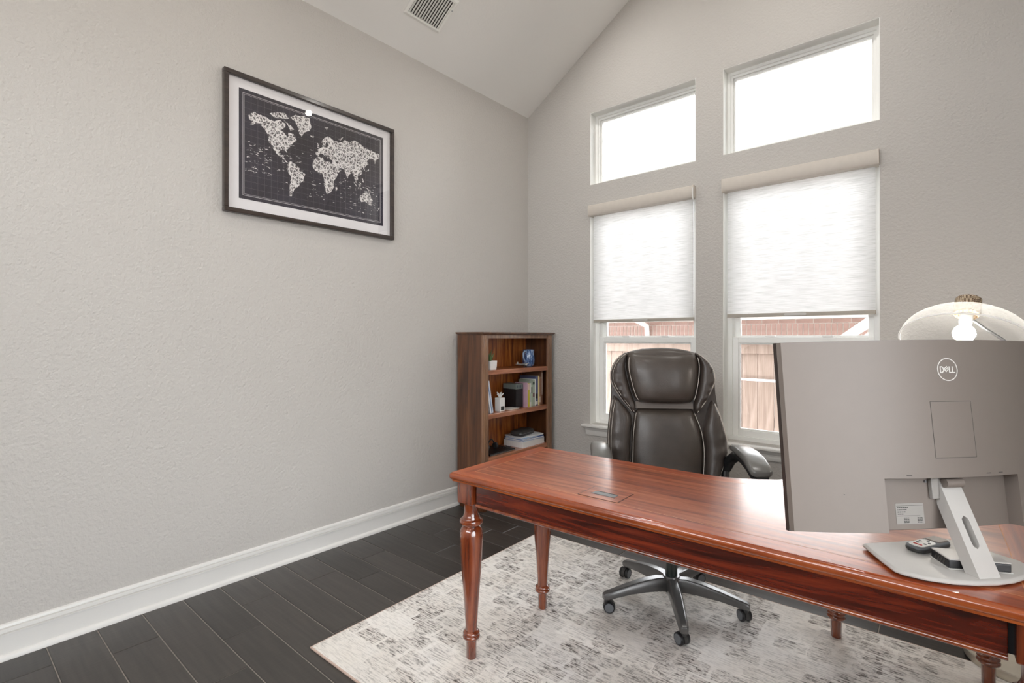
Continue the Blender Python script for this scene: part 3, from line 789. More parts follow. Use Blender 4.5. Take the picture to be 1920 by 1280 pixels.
# ------------------------------------------------------------------ rug
RUG_Z = 0.009
RUG_ROT = R(1.2)
rug = thing('area_rug', 'distressed ivory and grey area rug under the desk and chair', 'rug', (-1.987, 1.045, 0), RUG_ROT)
RL, RW = 2.46, 1.60
MB().prism(round_rect(0.006, RL - 0.006, 0.006, RW - 0.006, 0.004, 2), 2, 0.0005, RUG_Z).build('pile', M['rug'], rug, bevel=0.002)
rect = MB()
for a, b, c, d in ((0, RL, 0, 0.007), (0, RL, RW - 0.007, RW), (0, 0.007, 0.007, RW - 0.007), (RL - 0.007, RL, 0.007, RW - 0.007)):
    rect.box(a, b, c, d, 0.0004, RUG_Z - 0.001)
rect.build('binding', M['rug_edge'], rug, bevel=0.002)

# ------------------------------------------------------------------ desk
DZ = 0.75
desk = thing('corner_desk', 'cherry wood L-shaped desk with turned legs standing on the rug', 'desk', (-1.487, 1.352, RUG_Z), R(1.4))
zt = DZ - RUG_Z                       # top surface in desk coordinates
DL, DD, RX, RY = 1.692, 0.612, 1.105, 1.21
TOP = [(0, 0), (DL, 0), (DL, RY), (RX, RY), (RX, 0.93), (1.098, 0.85), (1.072, 0.775), (1.025, 0.713), (0.965, 0.668), (0.905, 0.637), (0.84, 0.617), (0.78, DD), (0, DD)]
def rounded(poly, idx, r, n=4):
    out = []
    for i, p in enumerate(poly):
        if i not in idx: out.append(p); continue
        p0, p1, p2 = Vector(poly[i - 1]), Vector(p), Vector(poly[(i + 1) % len(poly)])
        a = p1 + (p0 - p1).normalized() * r; b = p1 + (p2 - p1).normalized() * r
        for k_ in range(n + 1):
            t_ = k_ / n
            out.append(tuple((a * (1 - t_) + p1 * t_) * (1 - t_) + (p1 * (1 - t_) + b * t_) * t_))
    return out
TOP = rounded(TOP, (0, 1, 2, 3, len(TOP) - 1), 0.014)
edge = stack(TOP, [(0.016, zt - 0.036), (0.011, zt - 0.034), (0.010, zt - 0.028), (0.004, zt - 0.025), (0.0, zt - 0.019), (0.0, zt - 0.010), (0.003, zt - 0.0045), (0.007, zt - 0.0025), (0.009, zt - 0.0015)])
edge.build('top_edge', M['desk_edge'], desk, smooth=50)
BW = 0.075
z_a, z_b = zt - 0.0020, zt
i0 = 0.010
pieces = [
 ('border_strip', 'desk_border', [(i0, i0), (BW, BW), (BW, DD - BW), (i0, DD - i0)]),
 ('border_strip', 'desk_border_x', [(i0, i0), (DL - i0, i0), (DL - BW, BW), (BW, BW)]),
 ('border_strip', 'desk_border_x', [(i0, DD - i0), (BW, DD - BW), (0.80, DD - BW), (0.78, DD - i0)]),
 ('border_strip', 'desk_border', [(DL - i0, i0), (DL - i0, RY - i0), (DL - BW, RY - BW), (DL - BW, BW)]),
 ('border_strip', 'desk_border_x', [(DL - i0, RY - i0), (RX + i0, RY - i0), (RX + BW, RY - BW), (DL - BW, RY - BW)]),
]
for n_, m_, poly in pieces:
    MB().prism(poly, 2, z_a, z_b).build(n_, M[m_], desk)
inner_c = [(RX + i0, RY - i0), (RX + i0, 0.93), (1.108, 0.846), (1.081, 0.768), (1.032, 0.704), (0.970, 0.658), (0.909, 0.627), (0.843, 0.607), (0.78, DD - i0), (0.80, DD - BW),
           (0.868, 0.545), (0.935, 0.566), (1.008, 0.602), (1.083, 0.658), (1.142, 0.735), (1.173, 0.830), (RX + BW, 0.93), (RX + BW, RY - BW)]
MB().prism(inner_c, 2, z_a, z_b).build('border_strip', M['desk_border_x'], desk)
field = [(BW, BW), (DL - BW, BW), (DL - BW, RY - BW), (RX + BW, RY - BW), (RX + BW, 0.93), (1.173, 0.830), (1.142, 0.735), (1.083, 0.658), (1.008, 0.602), (0.935, 0.566), (0.868, 0.545), (0.80, DD - BW), (BW, DD - BW)]
MB().prism(field, 2, z_a, z_b).build('top_panel', M['desk_top'], desk)
il = MB()
for (p, q) in zip(field, field[1:] + field[:1]):
    p, q = Vector(p), Vector(q); d = (q - p).normalized(); n_ = Vector((-d.y, d.x)) * 0.0010
    il.add([(*(p - n_), zt + 0.0002), (*(q - n_), zt + 0.0002), (*(q + n_), zt + 0.0002), (*(p + n_), zt + 0.0002)], [(0, 1, 2, 3)])
il.build('inlay_line', M['inlay'], desk)
# aprons with a bead along the lower edge
AZ0, AZ1 = 0.616, zt - 0.035
PW = 0.078
OV, OF = 0.018, 0.034
legs = [(OV + PW / 2, OF + PW / 2), (DL - OV - PW / 2, OF + PW / 2), (OV + PW / 2 + 0.004, DD - 0.022 - PW / 2), (RX + OV + PW / 2, RY - OV - PW / 2), (DL - OV - PW / 2, RY - OV - PW / 2)]
def apron(p, q, t=0.02):
    """board between two points (outer face on the right-hand side of p -> q)"""
    p, q = Vector((*p, 0)), Vector((*q, 0)); d = (q - p).normalized(); n_ = Vector((d.y, -d.x, 0))
    L_ = (q - p).length
    m = Matrix((d, -n_, Vector((0, 0, 1)))).transposed().to_4x4(); m.translation = p
    a = MB().box(0, L_, 0, t, AZ0 + 0.004, AZ1).xform(m).build('apron', M['desk_apron'], desk, bevel=0.0015)
    MB().tube([m @ Vector((0.0, -0.001, AZ0 + 0.004)), m @ Vector((L_, -0.001, AZ0 + 0.004))], 0.0062, 10).build('bead', M['desk_leg'], a, smooth=60)
g = 0.011
for xa, xb in ((legs[0][0] + PW / 2, legs[0][0] + PW / 2 + g + 0.004), (legs[1][0] - PW / 2 - g - 0.004, legs[1][0] - PW / 2)):
    box('joint_shadow', M['black'], desk, xa, xb, OF + 0.030, OF + 0.045, AZ0 + 0.006, AZ1)  # black filler paints the shadow in the gap between post and apron
apron((legs[0][0] + PW / 2 + g, OF + 0.014), (legs[1][0] - PW / 2 - g, OF + 0.014))
apron((OV + 0.014, legs[2][1] - PW / 2 - 0.003), (OV + 0.014, legs[0][1] + PW / 2 + 0.003))
apron((legs[1][0] + PW / 2 - 0.014, legs[1][1] + PW / 2 + 0.003), (legs[1][0] + PW / 2 - 0.014, legs[4][1] - PW / 2 - 0.003))
apron((legs[4][0] - PW / 2 - 0.003, legs[4][1] + PW / 2 - 0.014), (legs[3][0] + PW / 2 + 0.003, legs[3][1] + PW / 2 - 0.014))
apron((0.80, legs[2][1] + PW / 2 - 0.055), (legs[2][0] + PW / 2 + 0.003, legs[2][1] + PW / 2 - 0.055))
apron((legs[3][0] - PW / 2 + 0.014, legs[3][1] - PW / 2 - 0.003), (legs[3][0] - PW / 2 + 0.014, 0.90))
apron((legs[3][0] - PW / 2 + 0.014, 0.90), (0.80, legs[2][1] + PW / 2 - 0.055))
LEG = [(0.017, 0.0), (0.0195, 0.003), (0.0205, 0.07), (0.0215, 0.075), (0.026, 0.078), (0.0335, 0.083), (0.0345, 0.089), (0.0315, 0.0945), (0.0290, 0.096), (0.0325, 0.0985), (0.0335, 0.103), (0.029, 0.109), (0.0235, 0.112),
       (0.0235, 0.135), (0.0275, 0.20), (0.0325, 0.27), (0.0385, 0.345), (0.0425, 0.41), (0.0450, 0.46), (0.0455, 0.485), (0.0435, 0.507), (0.0365, 0.521), (0.031, 0.525), (0.0335, 0.528), (0.0435, 0.534), (0.0465, 0.542), (0.0445, 0.550),
       (0.0365, 0.553), (0.0345, 0.556), (0.0345, 0.560), (0.031, 0.566), (0.0285, 0.575), (0.0280, 0.607), (0.031, 0.614), (0.0325, 0.621)]
for x, y in legs:
    l = MB().lathe(LEG, 28, (x, y, 0)).build('leg', M['desk_leg'], desk, smooth=50)
    box('corner_post', M['desk_leg'], l, x - PW / 2, x + PW / 2, y - PW / 2, y + PW / 2, 0.618, AZ1, 0.003)
# pop-up power tray let into the top
gx, gy = 0.618, 0.140
gm = box('power_tray', M['desk_top'], desk, gx - 0.072, gx + 0.072, gy - 0.056, gy + 0.056, zt, zt + 0.0008)
ring = MB()
for x0, x1, y0, y1 in ((-0.0745, 0.0745, -0.0585, -0.0565), (-0.0745, 0.0745, 0.0565, 0.0585), (-0.0745, -0.0725, -0.0565, 0.0565), (0.0725, 0.0745, -0.0565, 0.0565)):
    ring.box(gx + x0, gx + x1, gy + y0, gy + y1, zt, zt + 0.0006)
ring.build('tray_gap', M['black'], gm)
sl = MB()
sl.box(gx - 0.038, gx + 0.038, gy + 0.010, gy + 0.0155, zt, zt + 0.0014)
sl.build('finger_slot', M['black'], gm)
box('slot_plate', M['metal'], gm, gx - 0.042, gx + 0.042, gy - 0.018, gy + 0.009, zt, zt + 0.0016, 0.0005)
MB().box(gx - 0.045, gx + 0.045, gy - 0.0215, gy - 0.018, zt, zt + 0.0012).build('slot_shadow_line', M['black'], gm)

# ------------------------------------------------------------------ office chair
CH = R(34)
chair = thing('office_chair', 'black leather executive swivel chair with padded headrest behind the desk', 'chair', (-0.99, 2.322, RUG_Z), CH)
# five-star base: spoke directions in world degrees, turned into chair coordinates
for i in range(5):
    a = R(-130 + 72 * i) - CH
    d = Vector((math.cos(a), math.sin(a), 0)); s = Vector((-d.y, d.x, 0))
    rings = []
    for r, zc, hw, hh in ((0.020, 0.106, 0.026, 0.030), (0.07, 0.112, 0.027, 0.030), (0.14, 0.108, 0.026, 0.026), (0.21, 0.098, 0.024, 0.021), (0.275, 0.084, 0.021, 0.018), (0.325, 0.073, 0.018, 0.016), (0.338, 0.069, 0.014, 0.013)):
        c = d * r + Vector((0, 0, zc))
        rings.append([c - s * hw - Vector((0, 0, hh)), c + s * hw - Vector((0, 0, hh)), c + s * hw * 1.05 + Vector((0, 0, hh * 0.3)), c + s * hw * 0.7 + Vector((0, 0, hh)), c - s * hw * 0.7 + Vector((0, 0, hh)), c - s * hw * 1.05 + Vector((0, 0, hh * 0.3))])
    leg = MB().loft(rings).build('base_leg', M['castgrey'], chair, smooth=35, bevel=0.003)
    # twin-wheel caster
    c = d * 0.322
    ca = a + R((70, 120, 35, 60, 20)[i])
    w = Vector((math.cos(ca), math.sin(ca), 0)); tr = Vector((-w.y, w.x, 0))
    c2 = c + tr * 0.012
    cas = MB()
    cas.tube([c + Vector((0, 0, 0.062)), c + Vector((0, 0, 0.038))], 0.0125, 10)
    rings = []
    for q in range(9):
        b = R(-20 + 220 * q / 8)
        rings.append([c2 + w * u + tr * math.cos(b) * rr + Vector((0, 0, 0.026 + math.sin(b) * rr)) for u, rr in ((-0.008, 0.0285), (0.008, 0.0285), (0.008, 0.020), (-0.008, 0.020))])
    cas.loft(rings)
    co = cas.build('caster', M['darkgrey'], leg, smooth=40)
    for sg in (-1, 1):
        def ringw(u, rr): return [c2 + w * (sg * u) + tr * math.cos(2 * math.pi * q / 20) * rr + Vector((0, 0, 0.0262 + math.sin(2 * math.pi * q / 20) * rr)) for q in range(20)]
        MB().loft([ringw(0.009, 0.022), ringw(0.009, 0.0255), ringw(0.013, 0.0262), ringw(0.021, 0.0258), ringw(0.0235, 0.0235), ringw(0.0225, 0.021), ringw(0.0235, 0.018), ringw(0.0235, 0.004)]).build('wheel', M['black'] if sg < 0 else M['black'], leg, smooth=40)
        MB().loft([ringw(0.0228, 0.0205), ringw(0.0242, 0.0190), ringw(0.0245, 0.004)]).build('hub_cap', M['greybtn'], leg, smooth=40)
MB().lathe([(0.036, 0.070), (0.040, 0.078), (0.041, 0.135), (0.037, 0.145)], 24).build('base_hub', M['castgrey'], chair, smooth=40)
MB().lathe([(0.0275, 0.12), (0.0275, 0.30), (0.024, 0.302), (0.024, 0.305)], 20).build('lift_shroud', M['gaslift'], chair, smooth=40)
MB().lathe([(0.014, 0.30), (0.014, 0.40)], 16).build('gas_lift', M['metal'], chair, smooth=40)
mech = MB().box(-0.10, 0.10, -0.13, 0.15, 0.385, 0.425)
mech.build('tilt_mechanism', M['black'], chair, bevel=0.008)
MB().tube([(0.09, 0.0, 0.395), (0.18, 0.0, 0.393), (0.23, -0.01, 0.388)], 0.006, 8).build('height_lever', M['black'], chair, smooth=60)
# seat cushion
seat = []
for z, e in ((0.425, -0.02), (0.435, 0.0), (0.47, 0.012), (0.505, 0.004), (0.525, -0.03), (0.532, -0.09)):
    seat.append([(x, y, z + (0.012 * math.cos(min(1, abs(x) / 0.27) * math.pi / 2) if z > 0.52 else 0)) for x, y in round_rect(-0.262 - e, 0.262 + e, -0.27 - e, 0.20 + e, 0.08, 5)])
MB().loft(seat).build('seat', M['leather'], chair, smooth=60)
# backrest, traced in its own plane: BX across, BZ up; leans back 10 degrees
def yback(z): return 0.205 + 0.176 * (z - 0.55)
def zx(px): return 0.0005646 * (px - 704)
def zz(py): return 1.2578 - 0.0005646 * py - RUG_Z
def resample(pts, n):
    P = [Vector(p) for p in pts]
    L_ = [0]
    for a, b in zip(P[:-1], P[1:]): L_.append(L_[-1] + (b - a).length)
    out = []
    for k_ in range(n):
        s = L_[-1] * k_ / (n - 1); i = 0
        while i < len(L_) - 2 and L_[i + 1] < s: i += 1
        t_ = (s - L_[i]) / max(1e-9, L_[i + 1] - L_[i])
        out.append(P[i].lerp(P[i + 1], t_))
    # light smoothing keeps the outline rounded
    for _ in range(2):
        out = [out[0]] + [(out[i - 1] + out[i] * 2 + out[i + 1]) / 4 for i in range(1, n - 1)] + [out[-1]]
    return out
def pad(name, left, right, puff, back, mat, lift=0.0, nu=18, nv=22, puckers=0, parent=None, ends=0.35, skew=0.0):
    """cushion between two traced edges (zoom pixels); bulges towards the sitter"""
    l = resample([(zx(x), zz(y)) for x, y in left], nv); r = resample([(zx(x), zz(y)) for x, y in right], nv)
    front, rear = [], []
    for j in range(nv):
        t_ = j / (nv - 1)
        ev = max(0.0, 1 - abs(2 * t_ - 1) ** 3.2) ** 0.5
        ev = ends + (1 - ends) * ev if 0 < j < nv - 1 else 0.0
        row, brow = [], []
        for i in range(nu):
            u = i / (nu - 1)
            p = l[j].lerp(r[j], u)
            uu = abs(2 * u - 1)
            h = max(0.0, 1 - uu ** 3.0) ** 0.55 * ev
            if puckers:
                side = 1 - u if skew < 0 else u
                h *= 1 - 0.45 * max(0, side) ** 2 * (0.5 + 0.5 * math.sin(t_ * puckers * 6.28 + 1.3 * math.sin(t_ * 17)))
            if skew: h *= 1 + skew * (2 * u - 1) * 0.5
            y = yback(p.y) - lift - puff * h
            row.append((p.x, y, p.y)); brow.append((p.x, yback(p.y) + back, p.y))
        front.append(row); rear.append(brow)
    mb = MB()
    vs_ = [p for row in front for p in row]; fs = []
    for j in range(nv - 1):
        for i in range(nu - 1):
            fs.append((j * nu + i, j * nu + i + 1, (j + 1) * nu + i + 1, (j + 1) * nu + i))
    b0 = len(vs_); border = [(0, i) for i in range(nu)] + [(j, nu - 1) for j in range(1, nv)] + [(nv - 1, i) for i in range(nu - 2, -1, -1)] + [(j, 0) for j in range(nv - 2, 0, -1)]
    for j, i in border: vs_.append(rear[j][i])
    n = len(border)
    for k_ in range(n):
        a, b = border[k_], border[(k_ + 1) % n]
        fs.append((a[0] * nu + a[1], b[0] * nu + b[1], b0 + (k_ + 1) % n, b0 + k_))
    fs.append(tuple(b0 + k_ for k_ in range(n)))
    mb.add(vs_, fs)
    o = mb.build(name, mat, parent or chair, smooth=60)
    return o, l, r
def seam(parent, pts, off, rad=0.0016, name='stitching', mat=None):
    mb = MB().tube([(p.x, yback(p.y) - off, p.y) for p in pts], rad, 6)
    return mb.build(name, mat or M['stitch'], parent, smooth=60)
# shell behind all the pads
SH_L = [(330, 1500), (240, 1250), (205, 950), (225, 760), (252, 560), (262, 430), (236, 330), (250, 255), (300, 165), (390, 105), (560, 72)]
SH_R = [(1070, 1500), (1160, 1330), (1288, 960), (1262, 800), (1205, 600), (1190, 430), (1202, 300), (1180, 235), (1120, 158), (1030, 105), (880, 72)]
shell, _, _ = pad('back_shell', SH_L, SH_R, 0.006, 0.075, M['leather_dk'], 0.0, 20, 26, ends=1.0)
LUM_L = [(470, 1560), (410, 1300), (414, 1090), (425, 850), (452, 655), (468, 622)]
LUM_R = [(960, 1560), (1040, 1300), (1062, 1100), (1070, 950), (1050, 800), (1000, 660), (978, 622)]
lum, ll_, lr_ = pad('lumbar_pad', LUM_L, LUM_R, 0.058, 0.02, M['leather'], 0.004, 22, 26, ends=0.55)
HD_L = [(500, 566), (455, 530), (418, 410), (386, 260), (388, 150), (410, 104)]
HD_R = [(960, 566), (1000, 530), (1036, 390), (1056, 240), (1046, 150), (1022, 104)]
hd, hl_, hr_ = pad('headrest', HD_L, HD_R, 0.085, 0.03, M['leather'], 0.010, 24, 22, ends=0.25)
# rounded crown of the headrest
crown = MB(); rings = []
for k_ in range(13):
    u = -1 + 2 * k_ / 12; xx = zx(716) + u * zx(1022 - 716 + 704); top = zz(106) + 0.026 * (1 - abs(u) ** 2.2)
    rr = 0.012 + 0.040 * (1 - abs(u) ** 4) ** 0.5
    rings.append([(xx, yback(top) - 0.012 + rr * math.cos(q * math.pi / 6) * 1.0, top - rr + rr * math.sin(q * math.pi / 6)) for q in range(12)])
crown.loft(rings).build('headrest_crown', M['leather'], hd, smooth=80)
WL_O = [(450, 675), (330, 530), (250, 400), (236, 325), (250, 255), (300, 165), (385, 108)]
WL_I = [(462, 640), (466, 590), (425, 460), (392, 330), (374, 240), (380, 160), (400, 118)]
WR_O = [(1014, 675), (1120, 530), (1188, 395), (1200, 305), (1180, 240), (1120, 160), (1036, 106)]
WR_I = [(992, 640), (990, 590), (1026, 460), (1050, 330), (1068, 240), (1052, 160), (1028, 118)]
wl, a_, b_ = pad('upper_bolster', WL_O, WL_I, 0.052, 0.03, M['leather_dk'], 0.004, 14, 24, puckers=7, ends=0.5, skew=-0.2)
seam(wl, a_[1:-1], 0.012); seam(wl, [p + Vector((0.010, 0.002)) for p in a_[1:-1]], 0.040, 0.0012)
wr, a_, b_ = pad('upper_bolster', WR_I, WR_O, 0.052, 0.03, M['leather_dk'], 0.004, 14, 24, puckers=7, ends=0.5, skew=0.2)
seam(wr, b_[1:-1], 0.012); seam(wr, [p + Vector((-0.010, 0.002)) for p in b_[1:-1]], 0.040, 0.0012)
LL_O = [(345, 1460), (262, 1240), (212, 1000), (218, 820), (242, 620), (268, 510)]
LL_I = [(450, 1500), (405, 1300), (408, 1090), (418, 850), (442, 690), (300, 530)]
LR_O = [(1080, 1460), (1180, 1250), (1284, 975), (1270, 850), (1228, 680), (1168, 535)]
LR_I = [(990, 1500), (1050, 1300), (1070, 1100), (1076, 950), (1056, 800), (1140, 560)]
bl, a_, b_ = pad('lower_bolster', LL_O, LL_I, 0.062, 0.03, M['leather_dk'], 0.002, 14, 26, puckers=9, ends=0.4, skew=-0.2)
seam(bl, a_[1:-1], 0.012); seam(bl, [p + Vector((0.010, 0)) for p in a_[1:-1]], 0.044, 0.0012)
br, a_, b_ = pad('lower_bolster', LR_I, LR_O, 0.062, 0.03, M['leather_dk'], 0.002, 14, 26, puckers=9, ends=0.4, skew=0.2)
seam(br, b_[1:-1], 0.012); seam(br, [p + Vector((-0.010, 0)) for p in b_[1:-1]], 0.044, 0.0012)
seam(lum, [p + Vector((0.006, 0)) for p in ll_[1:-1]], 0.040, 0.0014); seam(lum, [p + Vector((-0.006, 0)) for p in lr_[1:-1]], 0.040, 0.0014)
seam(hd, [p + Vector((0.009, 0)) for p in hl_[2:-2]], 0.062, 0.0014); seam(hd, [p + Vector((-0.009, 0)) for p in hr_[2:-2]], 0.062, 0.0014)
st_ = MB()
for k_ in range(8):
    pass
sr = []
for k_ in range(13):
    u = k_ / 12; px = 464 + (984 - 464) * u
    za, zb_ = zz(560 + 8 * math.sin(math.pi * u)), zz(622)
    sr.append([(zx(px), yback(za) - 0.014, za), (zx(px), yback(zb_) - 0.020, zb_), (zx(px), yback(zb_) + 0.01, zb_), (zx(px), yback(za) + 0.01, za)])
st_.loft(sr).build('strap', M['satin'], chair, smooth=40)
# back support bar and arms
MB().loft([[(x, yback(0.5) + 0.075 + dy, z) for x, dy in ((-w_, 0.0), (w_, 0.0), (w_, 0.016), (-w_, 0.016))] for z, w_ in ((0.40, 0.05), (0.55, 0.06), (0.70, 0.05))]).build('back_bar', M['black'], chair, bevel=0.004)
def sweep_rect(path, widths, heights, side, n=10):
    """rounded-rectangle section swept along a path that stays in a vertical plane"""
    P = [Vector(p) for p in path]; rings = []
    for i, p in enumerate(P):
        t_ = (P[min(i + 1, len(P) - 1)] - P[max(i - 1, 0)]).normalized()
        b = t_.cross(side).normalized()
        if b.z < 0 and abs(t_.z) < 0.9: b = -b
        w_, h_ = widths[i] / 2, heights[i] / 2
        rings.append([p + side * x + b * y for x, y in round_rect(-w_, w_, -h_, h_, min(w_, h_) * 0.75, 3)])
    return MB().loft(rings)
for sg in (-1, 1):
    X = 0.335 * sg
    side = Vector((1, 0, 0))
    arm_path = [(X - 0.03 * sg, 0.20, 0.60), (X - 0.015 * sg, 0.17, 0.655), (X, 0.12, 0.690), (X, 0.05, 0.703), (X, -0.04, 0.698), (X, -0.11, 0.688), (X, -0.165, 0.672), (X, -0.200, 0.664)]
    arm = sweep_rect(arm_path, [0.045, 0.05, 0.055, 0.06, 0.066, 0.070, 0.072, 0.066], [0.04, 0.045, 0.04, 0.032, 0.028, 0.028, 0.030, 0.028], side).build('armrest', M['black'], chair, smooth=50)
    pad_path = [(X, 0.135, 0.722), (X, 0.10, 0.733), (X, 0.03, 0.737), (X, -0.05, 0.735), (X, -0.115, 0.726), (X, -0.172, 0.706), (X, -0.208, 0.690), (X, -0.220, 0.684)]
    sweep_rect(pad_path, [0.05, 0.078, 0.088, 0.092, 0.094, 0.094, 0.088, 0.060], [0.018, 0.030, 0.034, 0.034, 0.034, 0.034, 0.032, 0.020], side).build('arm_pad', M['arm_pad'], arm, smooth=60)
    for dx in (-0.036, 0.036):
        MB().tube([(X + dx, y, z + 0.012) for _, y, z in pad_path[1:7]], 0.0014, 6).build('stitching', M['stitch'], arm, smooth=60)
    low = [(X - 0.03 * sg, 0.20, 0.60), (X - 0.04 * sg, 0.17, 0.53), (X - 0.055 * sg, 0.10, 0.47), (X - 0.09 * sg, 0.02, 0.440), (X - 0.16 * sg, 0.00, 0.422)]
    MB().tube(low, [0.020, 0.019, 0.018, 0.017, 0.016], 10).build('arm_bracket', M['black'], arm, smooth=60)

# ------------------------------------------------------------------ monitor
PHI = R(7.0)
Rv = Vector((math.cos(YAW), math.sin(YAW), 0)); Fv = Vector((-math.sin(YAW), math.cos(YAW), 0))
Tm = Rv * math.cos(PHI) + Fv * math.sin(PHI)
mon = thing('computer_monitor', 'large curved silver computer monitor seen from behind on the desk', 'monitor', (0.0755, 1.490, DZ + 0.0004), math.atan2(Tm.y, Tm.x))
# local: x to the right seen from behind, y towards the screen side, z up
base_poly = [(-0.090, 0.004), (-0.045, -0.008), (0.0, -0.012), (0.045, -0.008), (0.090, 0.004), (0.130, 0.026), (0.158, 0.056), (0.163, 0.072), (0.150, 0.120), (0.122, 0.205), (0.116, 0.210), (-0.116, 0.210), (-0.122, 0.205), (-0.150, 0.120), (-0.163, 0.072), (-0.158, 0.056), (-0.130, 0.026)]
base = stack(base_poly, [(0.006, 0.003), (0.001, 0.0045), (0.0, 0.006), (0.0, 0.0085), (0.004, 0.0122), (0.007, 0.013)]).build('stand_base', M['silver_lt'], mon, smooth=30)
stack(base_poly, [(0.010, 0.0), (0.010, 0.0045)]).build('base_shadow_gap', M['black'], base)  # inset black layer stands in for the shadow gap under the foot
# leaning column with a cable slot
def colp(x, s, t_):
    """s along the column 0..1, t_ through its thickness"""
    y = 0.000 + 0.098 * s; z = 0.006 + 0.196 * s
    n_ = Vector((0, -0.196, 0.098)).normalized()
    return Vector((x, y, z)) - n_ * t_
cw, ct = 0.026, 0.028
mb = MB()
s0, s1, hw = 0.30, 0.62, 0.0085
ss = [0, s0] + [s0 + (s1 - s0) * q / 12 for q in range(1, 12)] + [s1, 1.0]
def halfslot(s):
    e = 0.055
    if s <= s0 or s >= s1: return 0.0
    d = min(s - s0, s1 - s)
    return hw if d >= e else hw * math.sqrt(max(0, 1 - ((e - d) / e) ** 2))
for sg in (-1, 1):
    rings = []
    for s in ss:
        i_ = max(halfslot(s), 0.0)
        xs = (sg * i_, sg * cw)
        rings.append([colp(xs[0], s, 0), colp(xs[1], s, 0), colp(xs[1], s, ct), colp(xs[0], s, ct)])
    mb.loft(rings)
mb.build('stand_column', M['silver_lt'], mon, smooth=25)
MB().loft([[colp(x, s, ct * 0.75) for x, s in ((-0.008, s0), (0.008, s0), (0.008, s1), (-0.008, s1))], [colp(x, s, ct * 0.9) for x, s in ((-0.008, s0), (0.008, s0), (0.008, s1), (-0.008, s1))]]).build('slot_lining', M['darkgrey'], mon)
# head: back shell as a height field over the curved panel, tilted a little forward
TILT = R(6.5)
HWID, HB, HT = 0.366, 0.088, 0.522
PIV = Vector((0, 0.105, 0.205))
def head(p):
    p = Vector(p) - PIV
    c, s = math.cos(-TILT), math.sin(-TILT)
    return Vector((p.x, p.y * c - p.z * s, p.y * s + p.z * c)) + PIV
RAD = 1.8
def y_front(x): return 0.128 + RAD - math.sqrt(RAD * RAD - x * x)
REC = (-0.172, 0.172, 0.205)          # recess x0, x1, top z
def thick(x, z):
    e = min(1, (HWID - abs(x)) / HWID); f_ = math.sin(e * math.pi / 2)
    return 0.018 + 0.030 * f_
def y_back(x, z):
    return y_front(x) - 0.010 - thick(x, z)
xs = sorted(set([-HWID + 2 * HWID * i / 40 for i in range(41)] + [REC[0] - 0.006, REC[0] - 0.001, REC[0] + 0.004, REC[1] + 0.006, REC[1] + 0.001, REC[1] - 0.004]))
zs = sorted(set([HB + (HT - HB) * i / 24 for i in range(25)] + [REC[2] + 0.008, REC[2] + 0.002, REC[2] - 0.004]))
def shell_y(x, z):
    y = y_back(x, z)
    if REC[0] < x < REC[1] and z < REC[2]:
        y = y_front(x) - 0.022
    return y
for kind in ('back_shell',):
    nx, nz = len(xs), len(zs)
    vs_ = [head((x, shell_y(x, z), z)) for z in zs for x in xs]
    fs = [(j * nx + i, j * nx + i + 1, (j + 1) * nx + i + 1, (j + 1) * nx + i) for j in range(nz - 1) for i in range(nx - 1)]
    b0 = len(vs_)
    border = [(0, i) for i in range(nx)] + [(j, nx - 1) for j in range(1, nz)] + [(nz - 1, i) for i in range(nx - 2, -1, -1)] + [(j, 0) for j in range(nz - 2, 0, -1)]
    for j, i in border:
        vs_.append(head((xs[i], y_front(xs[i]) - 0.010, zs[j])))
    n = len(border)
    fs += [(border[q][0] * nx + border[q][1], border[(q + 1) % n][0] * nx + border[(q + 1) % n][1], b0 + (q + 1) % n, b0 + q) for q in range(n)]
    bshell = MB().add(vs_, fs).build('back_shell', M['silver'], mon, smooth=28)
def curved_slab(x0, x1, z0, z1, ya, yb, n=24, fn=None):
    fn = fn or y_front
    rings = []
    for i in range(n + 1):
        x = x0 + (x1 - x0) * i / n
        rings.append([head((x, fn(x) + ya, z0)), head((x, fn(x) + yb, z0)), head((x, fn(x) + yb, z1)), head((x, fn(x) + ya, z1))])
    return MB().loft(rings)
curved_slab(-HWID - 0.001, HWID + 0.001, HB - 0.004, HT + 0.001, -0.0105, 0.0).build('bezel', M['mon_dark'], mon, smooth=30)
curved_slab(-HWID + 0.008, HWID - 0.008, HB + 0.016, HT - 0.007, 0.0, 0.0006).build('screen', M['screen'], mon, smooth=30)
# mounting-plate cover: a hairline joint
yb_ = lambda x: y_back(x, 0.3)
cov = curved_slab(-0.052, 0.052, 0.252, 0.378, -0.0004, 0.002, 8, yb_).build('mount_cover', M['silver'], bshell, smooth=30)
gl = MB()
for a, b, c, d in ((-0.0530, 0.0530, 0.2508, 0.2518), (-0.0530, 0.0530, 0.3782, 0.3792), (-0.0530, -0.0522, 0.2518, 0.3782), (0.0522, 0.0530, 0.2518, 0.3782)):
    t_ = curved_slab(a, b, c, d, -0.0005, 0.001, 6, yb_); gl.add(t_.v, t_.f)
gl.build('cover_joint', M['groove'], bshell)
